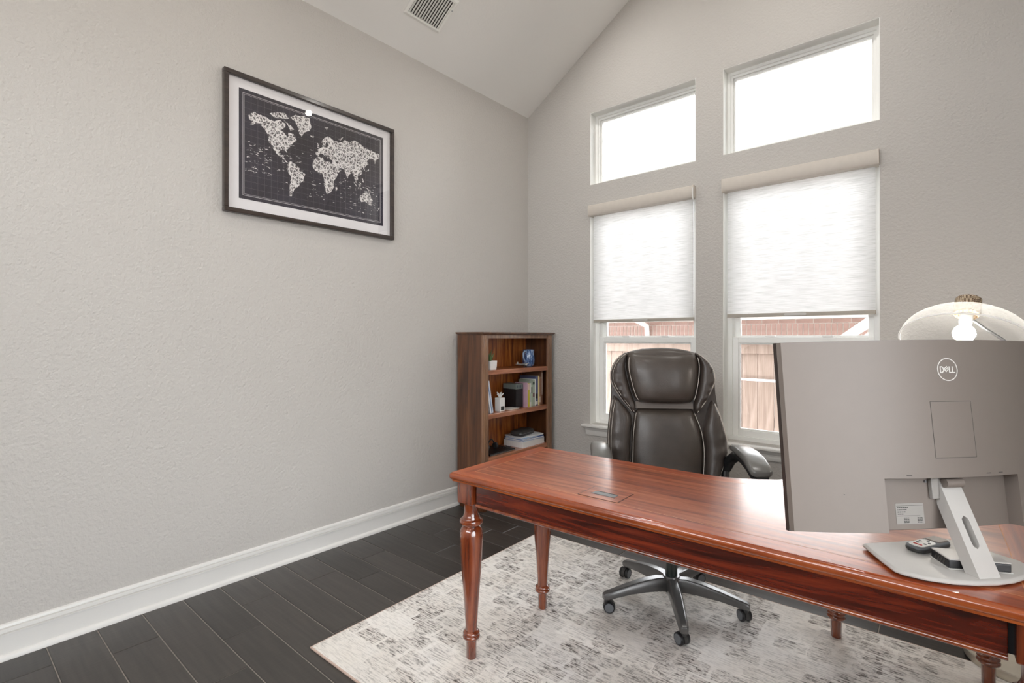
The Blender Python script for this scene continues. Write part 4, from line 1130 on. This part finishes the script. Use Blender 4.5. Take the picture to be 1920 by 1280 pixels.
# round maker's mark with its four letters
LZ, LR = 0.452, 0.0265
def onback(x, z, d=0.0006): return head((x, yb_(x) - d, z))
lg = MB(); rings = []
for q in range(48):
    a = 2 * math.pi * q / 48
    rings.append([onback(math.cos(a) * r_, LZ + math.sin(a) * r_, d) for r_, d in ((LR, 0.0002), (LR, 0.0007), (LR - 0.0019, 0.0007), (LR - 0.0019, 0.0002))])
rings.append(rings[0]); lg.loft(rings, cap=False)
def stroke(pts, w=0.0023):
    for (x0, z0), (x1, z1) in zip(pts[:-1], pts[1:]):
        d = Vector((x1 - x0, z1 - z0)); d.normalize(); n_ = Vector((-d.y, d.x)) * w / 2; e = d * w * 0.3
        q = [(x0 - e.x + n_.x, z0 - e.y + n_.y), (x0 - e.x - n_.x, z0 - e.y - n_.y), (x1 + e.x - n_.x, z1 + e.y - n_.y), (x1 + e.x + n_.x, z1 + e.y + n_.y)]
        lg.loft([[onback(x, LZ + z, 0.0002) for x, z in q], [onback(x, LZ + z, 0.0007) for x, z in q]])
h = 0.0066
stroke([(-0.0185, -h), (-0.0185, h), (-0.0140, h), (-0.0108, h * 0.5), (-0.0105, -h * 0.4), (-0.0140, -h), (-0.0185, -h)])
for off in ((-0.0092, 0.0012), (-0.0068, -0.0018), (-0.0044, -0.0048)):      # the tilted E: three slanted bars and a spine
    stroke([(off[0], off[1]), (off[0] + 0.0072, off[1] + 0.0062)], 0.0018)
stroke([(-0.0094, 0.0016), (-0.0040, -0.0052)], 0.0018)
stroke([(0.0046, h), (0.0046, -h), (0.0104, -h)]); stroke([(0.0128, h), (0.0128, -h), (0.0188, -h)])
lg.build('logo', M['logo'], bshell)
# things in the recess: hinge block, rating label, port marks
yr = lambda x: y_front(x) - 0.022
def rb(name, mat, x0, x1, z0, z1, d, parent=bshell, bev=0.0):
    return MB().loft([[head((x, yr(x) - 0.0001, z)) for x, z in ((x0, z0), (x1, z0), (x1, z1), (x0, z1))], [head((x, yr(x) - d, z)) for x, z in ((x0, z0), (x1, z0), (x1, z1), (x0, z1))]]).build(name, mat, parent, bevel=bev)
hg = rb('hinge_plate', M['recess'], -0.045, 0.03, 0.155, 0.203, 0.010, bshell, 0.002)
MB().tube([head((-0.022, 0.088, 0.192)), head((0.022, 0.088, 0.192))], 0.0105, 18).build('hinge_barrel', M['silver'], hg, smooth=40)
for x in (-0.052, 0.04):
    MB().tube([head((x, yr(x), 0.194)), head((x, yr(x) - 0.003, 0.194))], 0.003, 10).build('screw', M['metal'], hg)
lb = rb('rating_label', M['recess'], -0.130, -0.062, 0.100, 0.146, 0.0006)
lt = MB()
random.seed(3)
def tick(x0, x1, z0, z1):
    lt.loft([[head((x, yr(x) - 0.0006, z)) for x, z in ((x0, z0), (x1, z0), (x1, z1), (x0, z1))], [head((x, yr(x) - 0.0009, z)) for x, z in ((x0, z0), (x1, z0), (x1, z1), (x0, z1))]])
tick(-0.128, -0.064, 0.1405, 0.1410); tick(-0.128, -0.072, 0.1178, 0.1183)
for r_, (a, b) in enumerate(((-0.126, -0.100), (-0.126, -0.108), (-0.126, -0.106), (-0.126, -0.112))):
    x = a
    while x < b:
        w_ = random.uniform(0.002, 0.005); tick(x, x + w_, 0.1375 - 0.0048 * r_ - 0.0018, 0.1375 - 0.0048 * r_); x += w_ + 0.0012
for r_ in range(4):
    for a, b in ((-0.112, -0.099), (-0.079, -0.066)):
        x = a
        while x < b:
            w_ = random.uniform(0.002, 0.004); tick(x, min(b, x + w_), 0.1140 - 0.0034 * r_ - 0.0014, 0.1140 - 0.0034 * r_); x += w_ + 0.001
lt.build('label_print', M['ink'], lb)
for x in (-0.118, 0.082, 0.118):
    MB().loft([[onback(x + dx, 0.214 + dz, d) for dx, dz in ((-0.006, -0.0008), (0.006, -0.0008), (0.006, 0.0008), (-0.006, 0.0008))] for d in (0.0, 0.0005)]).build('port_mark', M['groove'], bshell)
MB().lathe([(0.0012, 0), (0.0012, 0.0006)], 8).xform(Matrix.Translation(onback(-0.26, 0.172, 0.0004))).build('reset_hole', M['black'], bshell)

# remote and small hub lying on the stand foot
ZB = DZ + 0.0004 + 0.013
rm = thing('remote_control', 'small grey and white remote control lying on the monitor foot', 'remote', (-0.033, 1.607, ZB + 0.0003), R(62.6))
stack(round_rect(-0.062, 0.062, -0.0225, 0.0225, 0.018, 6), [(0.006, 0.0), (0.001, 0.003), (0.0, 0.007), (0.001, 0.010)]).build('case', M['darkgrey'], rm, smooth=40)
stack(round_rect(-0.061, 0.061, -0.0215, 0.0215, 0.017, 6), [(0.0, 0.010), (0.0, 0.0125), (0.003, 0.0150)]).build('top_rim', M['greybtn'], rm, smooth=40)
kp = stack(round_rect(-0.055, 0.010, -0.0175, 0.0175, 0.013, 6), [(0.0, 0.0145), (0.001, 0.0160)]).build('keypad', M['white'], rm)
stack(round_rect(0.014, 0.056, -0.0175, 0.0175, 0.008, 5), [(0.0, 0.0145), (0.002, 0.0170)]).build('battery_cover', M['silver'], rm, smooth=40)
for i, (x, y, m_) in enumerate(((-0.040, 0.0, 'red'), (-0.026, 0.008, 'greybtn'), (-0.026, -0.008, 'greybtn'), (-0.012, 0.010, 'greybtn'), (-0.012, -0.010, 'greybtn'), (0.001, 0.0, 'greybtn'))):
    stack(round_rect(x - (0.0025 if i == 0 else 0.003), x + (0.0025 if i == 0 else 0.003), y - (0.010 if i == 0 else 0.0032), y + (0.010 if i == 0 else 0.0032), 0.0022, 3), [(0.0, 0.0158), (0.0004, 0.0172)]).build('button', M[m_], kp)
hub = thing('usb_hub', 'small black hub with slanted vents and pale lid beside the stand column', 'hub', (0.0418, 1.5483, ZB + 0.0003), R(29.8))
HX, HYD = 0.060, 0.032
MB().box(-HX, HX, -HYD, HYD, 0.002, 0.020).build('case', M['black'], hub, bevel=0.002)
MB().box(-HX, HX, -HYD, HYD, 0.020, 0.0232).build('lid', M['silver_lt'], hub, bevel=0.0015)
MB().box(-HX - 0.002, HX + 0.002, -HYD - 0.002, HYD + 0.002, 0.0, 0.0025).build('foot_plate', M['silver_lt'], hub, bevel=0.001)
for i in range(4):
    y = 0.014 - 0.010 * i
    q = [(y + 0.004, 0.005), (y + 0.001, 0.005), (y - 0.004, 0.016), (y - 0.001, 0.016)]
    MB().loft([[(-HX, a_, b_) for a_, b_ in q], [(-HX - 0.0006, a_, b_) for a_, b_ in q]]).build('vent_slot', M['groove'], hub)
for y in (-0.014, 0.010):
    box('port', M['metal'], hub, HX, HX + 0.0008, y - 0.007, y + 0.007, 0.007, 0.015)

# ------------------------------------------------------------------ floor lamp
lamp = thing('floor_lamp', 'floor lamp with seeded glass dome shade and lit bulb behind the monitor', 'lamp', (0.215, 2.765, RUG_Z), 0)
MB().lathe([(0.158, 0.0), (0.160, 0.003), (0.160, 0.030), (0.157, 0.034), (0.150, 0.035), (0.03, 0.036), (0.014, 0.045), (0.012, 0.060)], 48).build('base', M['brass'], lamp, smooth=35)
MB().tube([(0, 0, 0.04), (0, 0, 0.60), (0, 0, 1.16), (-0.005, 0.0, 1.205), (-0.020, 0.0, 1.236), (-0.045, -0.001, 1.262), (-0.095, -0.004, 1.305), (-0.142, -0.008, 1.350)], 0.0055, 12).build('pole', M['metal'], lamp, smooth=60)
ax = (Vector((0, 0, 1)) * math.cos(R(32)) + (Fv * 0.65 + Rv * 0.80).normalized() * math.sin(R(32))).normalized()
e1 = ax.cross(Vector((0, 0, 1))).normalized(); e2 = ax.cross(e1).normalized()
SC = Vector((0.052, 2.690, 1.262)) - Vector((0.215, 2.765, RUG_Z))      # rim centre
def lring(r_, h_, n=40): return [SC + ax * h_ + (e1 * math.cos(2 * math.pi * q / n) + e2 * math.sin(2 * math.pi * q / n)) * r_ for q in range(n)]
SR, SHT = 0.203, 0.132
prof = [(SR * math.sin(a_), SHT * math.cos(a_)) for a_ in [R(90 - 84 * q / 16) for q in range(17)]]
sh = MB().loft([lring(r_, h_) for r_, h_ in prof], cap=False).build('shade', M['shade_glass'], lamp, smooth=80)
MB().loft([lring(SR + 0.002, -0.003), lring(SR + 0.0035, 0.0), lring(SR + 0.002, 0.003), lring(SR - 0.002, 0.003), lring(SR - 0.0035, 0.0), lring(SR - 0.002, -0.003), lring(SR + 0.002, -0.003)], cap=False).build('rim', M['rim_glass'], sh, smooth=60)
MB().loft([lring(0.040, SHT - 0.004, 24), lring(0.043, SHT + 0.004, 24), lring(0.042, SHT + 0.068, 24), lring(0.030, SHT + 0.075, 24), lring(0.010, SHT + 0.077, 24)]).build('woven_cap', M['weave'], lamp, smooth=50)
sk = MB().loft([lring(0.022, SHT - 0.002, 20), lring(0.022, SHT - 0.040, 20), lring(0.018, SHT - 0.048, 20)]).build('socket', M['white'], lamp, smooth=50)
MB().loft([lring(0.013, SHT - 0.048, 20), lring(0.018, SHT - 0.058, 20), lring(0.032, SHT - 0.076, 20), lring(0.037, SHT - 0.094, 20), lring(0.031, SHT - 0.112, 20), lring(0.014, SHT - 0.123, 20), lring(0.003, SHT - 0.126, 20)]).build('bulb', M['bulb'], lamp, smooth=80)
pl = bpy.data.lights.new('bulb_light', 'POINT'); pl.energy = LAMP_POWER; pl.shadow_soft_size = 0.040; pl.color = (1, 0.93, 0.84)
po = bpy.data.objects.new('bulb_light', pl); COL.objects.link(po); po.parent = lamp; po.location = SC + ax * (SHT - 0.09)
pl.use_shadow = True

# ------------------------------------------------------------------ bookcase and what stands in it
BXB, BXF, BY0, BY1, BH = XL + 0.034, -2.556, 2.660, 3.506, 1.318
bc = thing('bookcase', 'tall walnut bookcase with open shelves in the room corner', 'bookcase', (BXB, BY0, 0))
D_, W_ = BXF - BXB, BY1 - BY0
SH = [0.09, 0.39, 0.71, 1.035]
box('side_panel', M['case'], bc, 0.0, D_ - 0.012, 0.0, 0.022, 0.075, BH - 0.02, 0.001)
box('side_panel', M['case'], bc, 0.0, D_ - 0.012, W_ - 0.022, W_, 0.075, BH - 0.02, 0.001)
box('back_panel', M['case_back'], bc, 0.0, 0.010, 0.022, W_ - 0.022, 0.075, BH - 0.02)
for y0 in (0.0, W_ - 0.060):
    ps = box('pilaster', M['case_front'], bc, D_ - 0.012, D_ + 0.006, y0, y0 + 0.060, 0.075, BH - 0.022, 0.002)
    for q in (0.014, 0.030, 0.046):
        MB().tube([(D_ + 0.0055, y0 + q, 0.12), (D_ + 0.0055, y0 + q, BH - 0.05)], 0.0045, 8).build('reeding', M['case_front'], ps, smooth=60)
box('top_rail', M['case_front'], bc, D_ - 0.010, D_ + 0.002, 0.060, W_ - 0.060, 1.272, BH - 0.022, 0.001)
box('bottom_rail', M['case_front'], bc, D_ - 0.010, D_ + 0.002, 0.060, W_ - 0.060, 0.045, 0.085, 0.001)
for z in SH:
    s = box('shelf', M['case_shelf'], bc, 0.010, D_ - 0.016, 0.0225, W_ - 0.0225, z - 0.020, z, 0.001)
    if z > 0.2: box('shelf_lip', M['case_shelf'], s, D_ - 0.016, D_ + 0.001, 0.0605, W_ - 0.0605, z - 0.034, z + 0.0005, 0.002)
stack([(-0.002, -0.018), (D_ + 0.026, -0.018), (D_ + 0.026, W_ + 0.018), (-0.002, W_ + 0.018)], [(0.014, BH - 0.022), (0.010, BH - 0.018), (0.004, BH - 0.012), (0.0, BH - 0.008), (0.0, BH - 0.002), (0.002, BH)]).build('top', M['case'], bc, smooth=30)
box('plinth', M['case'], bc, 0.0, D_ + 0.006, 0.0, W_, 0.055, 0.078, 0.003)
for fy in (0.004, W_ - 0.069):
    for fx in (0.004, D_ - 0.062):
        MB().loft([[(fx + i_, fy + i_, z) , (fx + 0.065 - i_, fy + i_, z), (fx + 0.065 - i_, fy + 0.065 - i_, z), (fx + i_, fy + 0.065 - i_, z)] for i_, z in ((0.010, 0.0), (0.006, 0.02), (0.0, 0.055))]).build('foot', M['case'], bc, bevel=0.003)

E_ = 0.0005
def zsh(i): return SH[i] + E_
def book(name, label, y, x_spine, z, th, ht, dp, col, lean=0.0, yaw=0.0, group='books in the walnut bookcase', title=None, bands=()):
    """upright book: spine towards the room (+x), thickness along y"""
    t = thing(name, label, 'book', (x_spine, y, z), yaw, group)
    c = MB().box(-dp, 0, 0, 0.0018, 0, ht).box(-dp, 0, th - 0.0018, th, 0, ht).box(-0.0022, 0.0, 0.0018, th - 0.0018, 0, ht)
    m = Matrix.Rotation(lean, 4, 'X')
    lift = 0.0 if lean >= 0 else 0.0
    c.xform(m)
    dz = -min(p[2] for p in c.v)
    c.xform(Matrix.Translation((0, 0, dz)))
    co = c.build('cover', bookmat(*col), t)
    MB().box(-dp + 0.004, -0.0024, 0.002, th - 0.002, 0.003, ht - 0.003).xform(Matrix.Translation((0, 0, dz)) @ m).build('pages', M['pages'], t)
    for za, zb_, bc_ in bands:
        MB().box(0.0, 0.0004, th * 0.12, th * 0.88, ht * za, ht * zb_).xform(Matrix.Translation((0, 0, dz)) @ m).build('spine_print', bookmat(*bc_), co)
    return t
z2 = zsh(2)
# three leaning books by the reeded edge
ly = BY0 + 0.106
for i, (lab, th, ht, col) in enumerate((('tall white book leaning at the left end of the middle shelf', 0.014, 0.258, (230, 232, 236)), ('slim blue book leaning between two pale books', 0.010, 0.250, (86, 124, 176)), ('pale grey-blue book leaning beside the white pen box', 0.016, 0.246, (206, 214, 224)))):
    book('book', lab, ly, -2.576 - 0.004 * i, z2, th, ht, 0.17, col, lean=R(11), group='leaning books')
    ly += th / math.cos(R(11)) + 0.0012
# white box with a flower-like tuft of paper
pb = thing('pen_box', 'small white square box holding curled paper strips on the middle shelf', 'box', (-2.612, 2.912, z2))
MB().box(-0.028, 0.028, -0.028, 0.028, 0, 0.104).build('body', M['white'], pb, bevel=0.003)
MB().box(0.0282, 0.0288, -0.020, 0.018, 0.012, 0.040).build('front_print', M['ink'], pb)
random.seed(2)
for i in range(9):
    a = 2 * math.pi * i / 9; r_ = random.uniform(0.015, 0.028)
    MB().tube([(0, 0, 0.100), (math.cos(a) * r_ * 0.5, math.sin(a) * r_ * 0.5, 0.122), (math.cos(a) * r_, math.sin(a) * r_, 0.130 + 0.008 * (i % 3))], [0.006, 0.006, 0.003], 6).build('paper_curl', M['white'], pb, smooth=60)
nt_ = thing('notepad', 'white notepad lying flat in front of the dark box', 'notepad', (-2.640, 3.060, z2), R(6))
MB().box(-0.050, 0.050, -0.062, 0.062, 0, 0.004).build('pages', M['pages'], nt_); MB().box(-0.050, 0.050, -0.062, 0.062, 0.004, 0.0052).build('cover_sheet', M['white'], nt_)
db = thing('dark_box', 'dark patterned storage box beside the yellow book', 'box', (-2.690, 3.168, z2), R(0))
MB().box(-0.075, 0.062, -0.043, 0.043, 0, 0.150).build('body', M['black'], db, bevel=0.003)
MB().box(-0.077, 0.064, -0.045, 0.045, 0.150, 0.192).build('lid', bookmat(118, 128, 124), db, bevel=0.003)
for q in range(4): MB().box(0.0642, 0.0646, -0.038 + 0.021 * q, -0.026 + 0.021 * q, 0.158, 0.182).build('lid_print', bookmat(60, 78, 88), db)
specs = [('slim pink book standing beside the dark box', 0.010, 0.198, 0.13, (206, 170, 186), ()),
         ('yellow book with pale top band on the middle shelf', 0.022, 0.192, 0.14, (206, 190, 62), ((0.72, 0.98, (226, 196, 188)),)),
         ('white paperback between the yellow and the green books', 0.016, 0.192, 0.13, (216, 216, 208), ((0.2, 0.6, (178, 190, 180)),)),
         ('pale green notebook with dark print on its spine', 0.018, 0.178, 0.13, (176, 196, 168), ((0.6, 0.9, (60, 66, 62)),)),
         ('grey-green field guide with dark lettering', 0.030, 0.218, 0.15, (168, 178, 164), ((0.82, 0.92, (54, 70, 60)), (0.35, 0.5, (120, 84, 84)))),
         ('white hardback standing beside the grey-green guide', 0.012, 0.222, 0.16, (232, 236, 232), ()),
         ('tall slate blue hardback with a dark emblem', 0.034, 0.246, 0.17, (92, 98, 132), ((0.24, 0.4, (30, 32, 44)), (0.04, 0.14, (214, 214, 210)))),
         ('tall cream yellow book next to the slate blue one', 0.014, 0.246, 0.17, (226, 212, 152), ()),
         ('brown speckled paperback near the right side panel', 0.014, 0.236, 0.15, (158, 128, 104), ((0.1, 0.3, (222, 210, 190)),)),
         ('dark red slim book near the right side panel', 0.010, 0.226, 0.15, (106, 48, 40), ())]
yy = 3.222
for lab, th, ht, dp, col, bands in specs:
    book('book', lab, yy, -2.588 - random.uniform(0, 0.008), z2, th, ht, dp, col, bands=bands, group='upright books on the middle shelf')
    yy += th + 0.0012
book('book', 'tallest thin brown folder standing last against the side panel', yy + 0.004, -2.592, z2, 0.010, 0.284, 0.18, (132, 96, 74), bands=((0.3, 0.95, (214, 200, 184)),), group='upright books on the middle shelf')
# top shelf
z3 = zsh(3)
pt = thing('planter', 'small white box planter with a succulent on the top shelf', 'planter', (-2.612, 2.800, z3), 0)
MB().loft([[(x, y, z) for x, y in round_rect(-w_, w_, -w_, w_, 0.008, 3)] for w_, z in ((0.036, 0), (0.039, 0.03), (0.041, 0.068), (0.037, 0.069), (0.036, 0.058))]).build('pot', M['white'], pt, smooth=40)
MB().tube([(0.0, 0.040, 0.048), (0.0, 0.052, 0.040), (0.0, 0.050, 0.022), (0.0, 0.038, 0.014)], 0.005, 8).build('side_scroll', M['white'], pt, smooth=60)
for i in range(9):
    a = 2 * math.pi * i / 9 + 0.4; r_ = 0.02 + 0.012 * (i % 2); hh = 0.105 + 0.022 * (i % 3)
    MB().tube([(0, 0, 0.060), (math.cos(a) * r_ * 0.4, math.sin(a) * r_ * 0.4, 0.085), (math.cos(a) * r_, math.sin(a) * r_, hh)], [0.006, 0.0075, 0.0012], 7).build('leaf', M['leaf'], pt, smooth=60)
mg = thing('mug', 'speckled blue glazed pottery mug on the top shelf', 'mug', (-2.665, 3.330, z3), 0)
prof = [(0.036, 0.0), (0.044, 0.004), (0.051, 0.03), (0.053, 0.055), (0.050, 0.085), (0.047, 0.115), (0.0485, 0.140), (0.0455, 0.141), (0.044, 0.115), (0.046, 0.06), (0.040, 0.012), (0.002, 0.010)]
MB().lathe(prof, 32).build('body', M['mug'], mg, smooth=50)
hd_ = [(0.012, -0.046, 0.122), (0.016, -0.072, 0.130), (0.018, -0.090, 0.112), (0.017, -0.088, 0.080), (0.014, -0.070, 0.052), (0.012, -0.048, 0.040)]
MB().tube(hd_, [0.006, 0.0065, 0.0065, 0.006, 0.0055, 0.006], 10).build('handle', bookmat(150, 176, 208, 0.25), mg, smooth=60)
ap_ = thing('toy_airplane', 'small silver toy airplane in front of the blue mug', 'toy', (-2.590, 3.165, z3), R(12))
MB().loft([[(x, r_ * math.cos(q * math.pi / 5), 0.022 + r_ * math.sin(q * math.pi / 5)) for q in range(10)] for x, r_ in ((-0.055, 0.002), (-0.035, 0.006), (-0.005, 0.010), (0.025, 0.011), (0.038, 0.008), (0.042, 0.003))]).build('fuselage', M['metal'], ap_, smooth=50)
MB().loft([[(0.004, y, 0.026 + abs(y) * 0.06), (0.026 - abs(y) * 0.08, y, 0.026 + abs(y) * 0.06), (0.026 - abs(y) * 0.08, y, 0.030 + abs(y) * 0.06), (0.004, y, 0.030 + abs(y) * 0.06)] for y in (-0.075, 0.0, 0.075)]).build('wing', M['silver_lt'], ap_, bevel=0.001)
MB().box(-0.054, -0.040, -0.026, 0.026, 0.026, 0.0285).build('tailplane', M['silver_lt'], ap_)
MB().box(-0.055, -0.042, -0.001, 0.001, 0.026, 0.044).build('fin', M['silver_lt'], ap_)
MB().box(0.0425, 0.0435, -0.018, 0.018, 0.0205, 0.0235).build('propeller', M['darkgrey'], ap_)
for y in (-0.018, 0.018):
    wh = MB().tube([(0.020, y * 0.4, 0.016), (0.022, y, 0.008)], 0.0015, 6).build('landing_strut', M['metal'], ap_)
    MB().tube([(0.022, y - 0.002, 0.0062), (0.022, y + 0.002, 0.0062)], 0.006, 12).build('wheel', M['black'], wh, smooth=40)
# lower shelf
z1_ = zsh(1)
lt_ = thing('laptop', 'closed black laptop lying on the lower shelf', 'laptop', (-2.684, 2.910, z1_ + 0.0006), R(2))
MB().box(-0.095, 0.105, -0.150, 0.150, 0.0, 0.009).build('chassis', M['black'], lt_, bevel=0.003)
MB().box(-0.095, 0.105, -0.150, 0.150, 0.0095, 0.0155).build('lid', M['black'], lt_, bevel=0.002)
MB().box(0.1052, 0.1058, -0.148, 0.148, 0.002, 0.007).build('front_edge', M['silver'], lt_)
cb = thing('headset', 'black headset with coiled cable on the closed laptop', 'headset', (-2.684, 2.890, z1_ + 0.0167), 0)
MB().tube([(0.0, -0.045 + 0.09 * q / 10, 0.028 + 0.052 * math.sin(math.pi * q / 10)) for q in range(11)], 0.005, 8).build('headband', M['black'], cb, smooth=60)
for y in (-0.047, 0.047):
    MB().tube([(0, y - 0.008, 0.0265), (0, y + 0.008, 0.0265)], 0.026, 18).build('ear_cup', M['darkgrey'], cb, smooth=40, bevel=0.003)
MB().tube([(0.03 + 0.018 * math.cos(q * 0.9) + 0.004 * q * 0.3, 0.030 + 0.006 * q, 0.008 + 0.006 * (1 + math.sin(q * 0.9)) * 0.8) for q in range(22)], 0.003, 6).build('cable', M['black'], cb, smooth=60)
def flat_stack(name, label, x, y, z, dx, dy, h_, col, rz, cat='book'):
    t = thing(name, label, cat, (x, y, z), rz, 'stack on the lower shelf')
    MB().box(-dx, dx, -dy, dy, 0, 0.0015).box(-dx, dx, -dy, dy, h_ - 0.0015, h_).box(-dx, -dx + 0.002, -dy, dy, 0.0015, h_ - 0.0015).build('cover', bookmat(*col), t)
    MB().box(-dx + 0.0022, dx - 0.002, -dy + 0.002, dy - 0.002, 0.0017, h_ - 0.0017).build('pages', M['white'], t)
zc = z1_
for nm, lab, dx, dy, h_, col, rz, ct_ in (('binder', 'thick white binder at the bottom of the paper stack', 0.100, 0.150, 0.048, (228, 230, 236), 2, 'binder'),
        ('magazine', 'blue magazine on top of the white binder', 0.096, 0.140, 0.014, (74, 112, 176), -3, 'magazine'), ('magazine', 'pale blue brochure below the white papers', 0.094, 0.138, 0.010, (150, 182, 220), 4, 'magazine'),
        ('paper_pad', 'white paper pad under the dark zipped case', 0.092, 0.138, 0.009, (228, 230, 232), -5, 'paper')):
    flat_stack(nm, lab, -2.678, 3.292, zc, dx, dy, h_, col, R(rz), ct_); zc += h_ + E_
zcse = thing('zip_case', 'dark grey rounded zip case on top of the paper stack', 'case', (-2.676, 3.262, zc), R(10))
MB().loft([[(x, y, z) for x, y in round_rect(-w_, w_, -l_, l_, 0.028, 5)] for w_, l_, z in ((0.052, 0.098, 0.0), (0.060, 0.108, 0.008), (0.063, 0.112, 0.022), (0.058, 0.106, 0.038), (0.040, 0.085, 0.046))]).build('shell', M['darkgrey'], zcse, smooth=60)
MB().tube([(x, y, 0.0225) for x, y in round_rect(-0.0635, 0.0635, -0.1125, 0.1125, 0.028, 5)] + [(-0.0355 + 0.099, -0.1125 + 0.028, 0.0225)], 0.0018, 6).build('zip', M['metal'], zcse, smooth=60)

# ------------------------------------------------------------------ outside: lightened yard, fence, neighbour's house
GZ = -0.58
tag(MB().box(-14, 12, YB + T, 24, GZ - 0.1, GZ).build('ground_yard', M['bounce_ground']), 'side yard ground lightened to bounce daylight', kind='structure')
tag(MB().prism([(XR + T, YB + T), (XR + T, YF - T), (-14, YF - T), (-14, -14), (16, -14), (16, YB + T)], 2, -0.25, -0.15).build('ground_terrace', M['subfloor']), 'terrace beside the room', kind='structure')
FY = 5.25
fence = thing('cedar_fence', 'tall weathered cedar board fence outside the windows', 'fence', (-2.6, FY, GZ))
FT = 1.245 - GZ
random.seed(12)
bw = 0.140
for i in range(46):
    x = -3.6 + i * (bw + 0.004)
    o = MB().box(-bw / 2, bw / 2, 0, 0.018, 0.03, FT - 0.03).build('board', M['fence'], fence, bevel=0.002)
    o.location = (x, random.uniform(-0.002, 0.002), random.uniform(-0.006, 0.006))
box('top_cap', M['fence'], fence, -3.7, 3.0, -0.065, 0.060, FT - 0.02, FT + 0.018, 0.003)
box('trim_board', M['fence'], fence, -3.7, 3.0, -0.022, -0.004, FT - 0.125, FT - 0.022, 0.002)
for z in (0.35, 1.0):
    box('rail', M['fence'], fence, -3.7, 3.0, 0.022, 0.060, z, z + 0.09, 0.003)
for x in (-3.4, -1.2, 1.0, 2.9):
    box('post', M['fence'], fence, x - 0.045, x + 0.045, 0.062, 0.150, 0.0, FT - 0.05, 0.003)
pp = MB().tube([(-1.60, FY - 0.035, 0.873), (-1.05, FY - 0.035, 0.867)], 0.012, 10).build('reflection_bar', M['white'], smooth=60)  # white bar paints in a reflection that shows against the fence
tag(pp, 'short white pipe painted as a bar across the cedar fence boards', 'reflection')
HY = 7.6
house = thing('neighbour_house', 'neighbouring brick house seen over the fence', 'house', (-2.0, HY, GZ - 0.5))
G0 = -(GZ - 0.5)
def hz(z): return z + G0
box('wall', M['mortar'], house, -7.0, 7.0, 0.0, 0.2, 0.0, hz(1.545))
def brick_mesh():
    me = MB().box(-0.026, 0.026, -0.008, 0.002, 0.0, 0.196); o = me.build('brick', M['brick'], house, bevel=0.002); return o
b0_ = brick_mesh()
xs_b = [-4.2 + 0.064 * i for i in range(110)]
b0_.location = (xs_b[0], 0, hz(1.262))
for x in xs_b[1:]:
    o = b0_.copy(); COL.objects.link(o); o.parent = house; o.location = (x, random.uniform(-0.002, 0.001), hz(1.262))
for row in range(2):
    for i in range(34):
        x = -4.2 + i * 0.208 + (0.104 if row else 0)
        if row == 0 and i == 0:
            s0_ = MB().box(-0.098, 0.098, -0.008, 0.002, 0.0, 0.052).build('brick', M['brick'], house, bevel=0.002); s0_.location = (x, 0, hz(1.466)); continue
        o = s0_.copy(); COL.objects.link(o); o.parent = house; o.location = (x, 0, hz(1.466 + row * 0.062 - (0.32 if False else 0)))
box('frieze_board', M['white'], house, -7.0, 7.0, -0.03, -0.009, hz(1.525), hz(1.60), 0.002)
box('soffit', M['soffit'], house, -7.0, 7.0, -0.42, 0.0, hz(1.598), hz(1.612))
box('fascia', M['white'], house, -7.0, 7.0, -0.45, -0.42, hz(1.60), hz(1.72), 0.003)
MB().prism([(-0.455, hz(1.715)), (-0.57, hz(1.715)), (-0.585, hz(1.66)), (-0.565, hz(1.615)), (-0.455, hz(1.61))], 0, -7.0, 7.0).build('gutter', M['white'], house)
MB().prism([(-0.50, hz(1.73)), (4.5, hz(4.2)), (4.5, hz(4.26)), (-0.50, hz(1.78))], 0, -7.2, 7.2).build('roof', M['roof'], house)
dsx = -1.62
MB().tube([(dsx + 0.02, -0.50, hz(1.62)), (dsx + 0.02, -0.44, hz(1.53)), (dsx, -0.06, hz(1.46)), (dsx, -0.045, hz(1.36)), (dsx, -0.045, hz(0.2))], 0.038, 8).build('downspout', M['white'], house, smooth=60)
rk = MB().prism([(1.05, hz(1.28)), (1.20, hz(1.28)), (1.85, hz(1.74)), (1.62, hz(1.74))], 1, -0.66, -0.60)
rk.build('rake_board', M['white'], house)
for q in range(2):
    MB().prism([(1.26 + 0.10 * q, hz(1.28)), (1.30 + 0.10 * q, hz(1.28)), (1.93 + 0.10 * q, hz(1.72)), (1.89 + 0.10 * q, hz(1.72))], 1, -0.64, -0.60).build('rake_trim', M['soffit'], house)
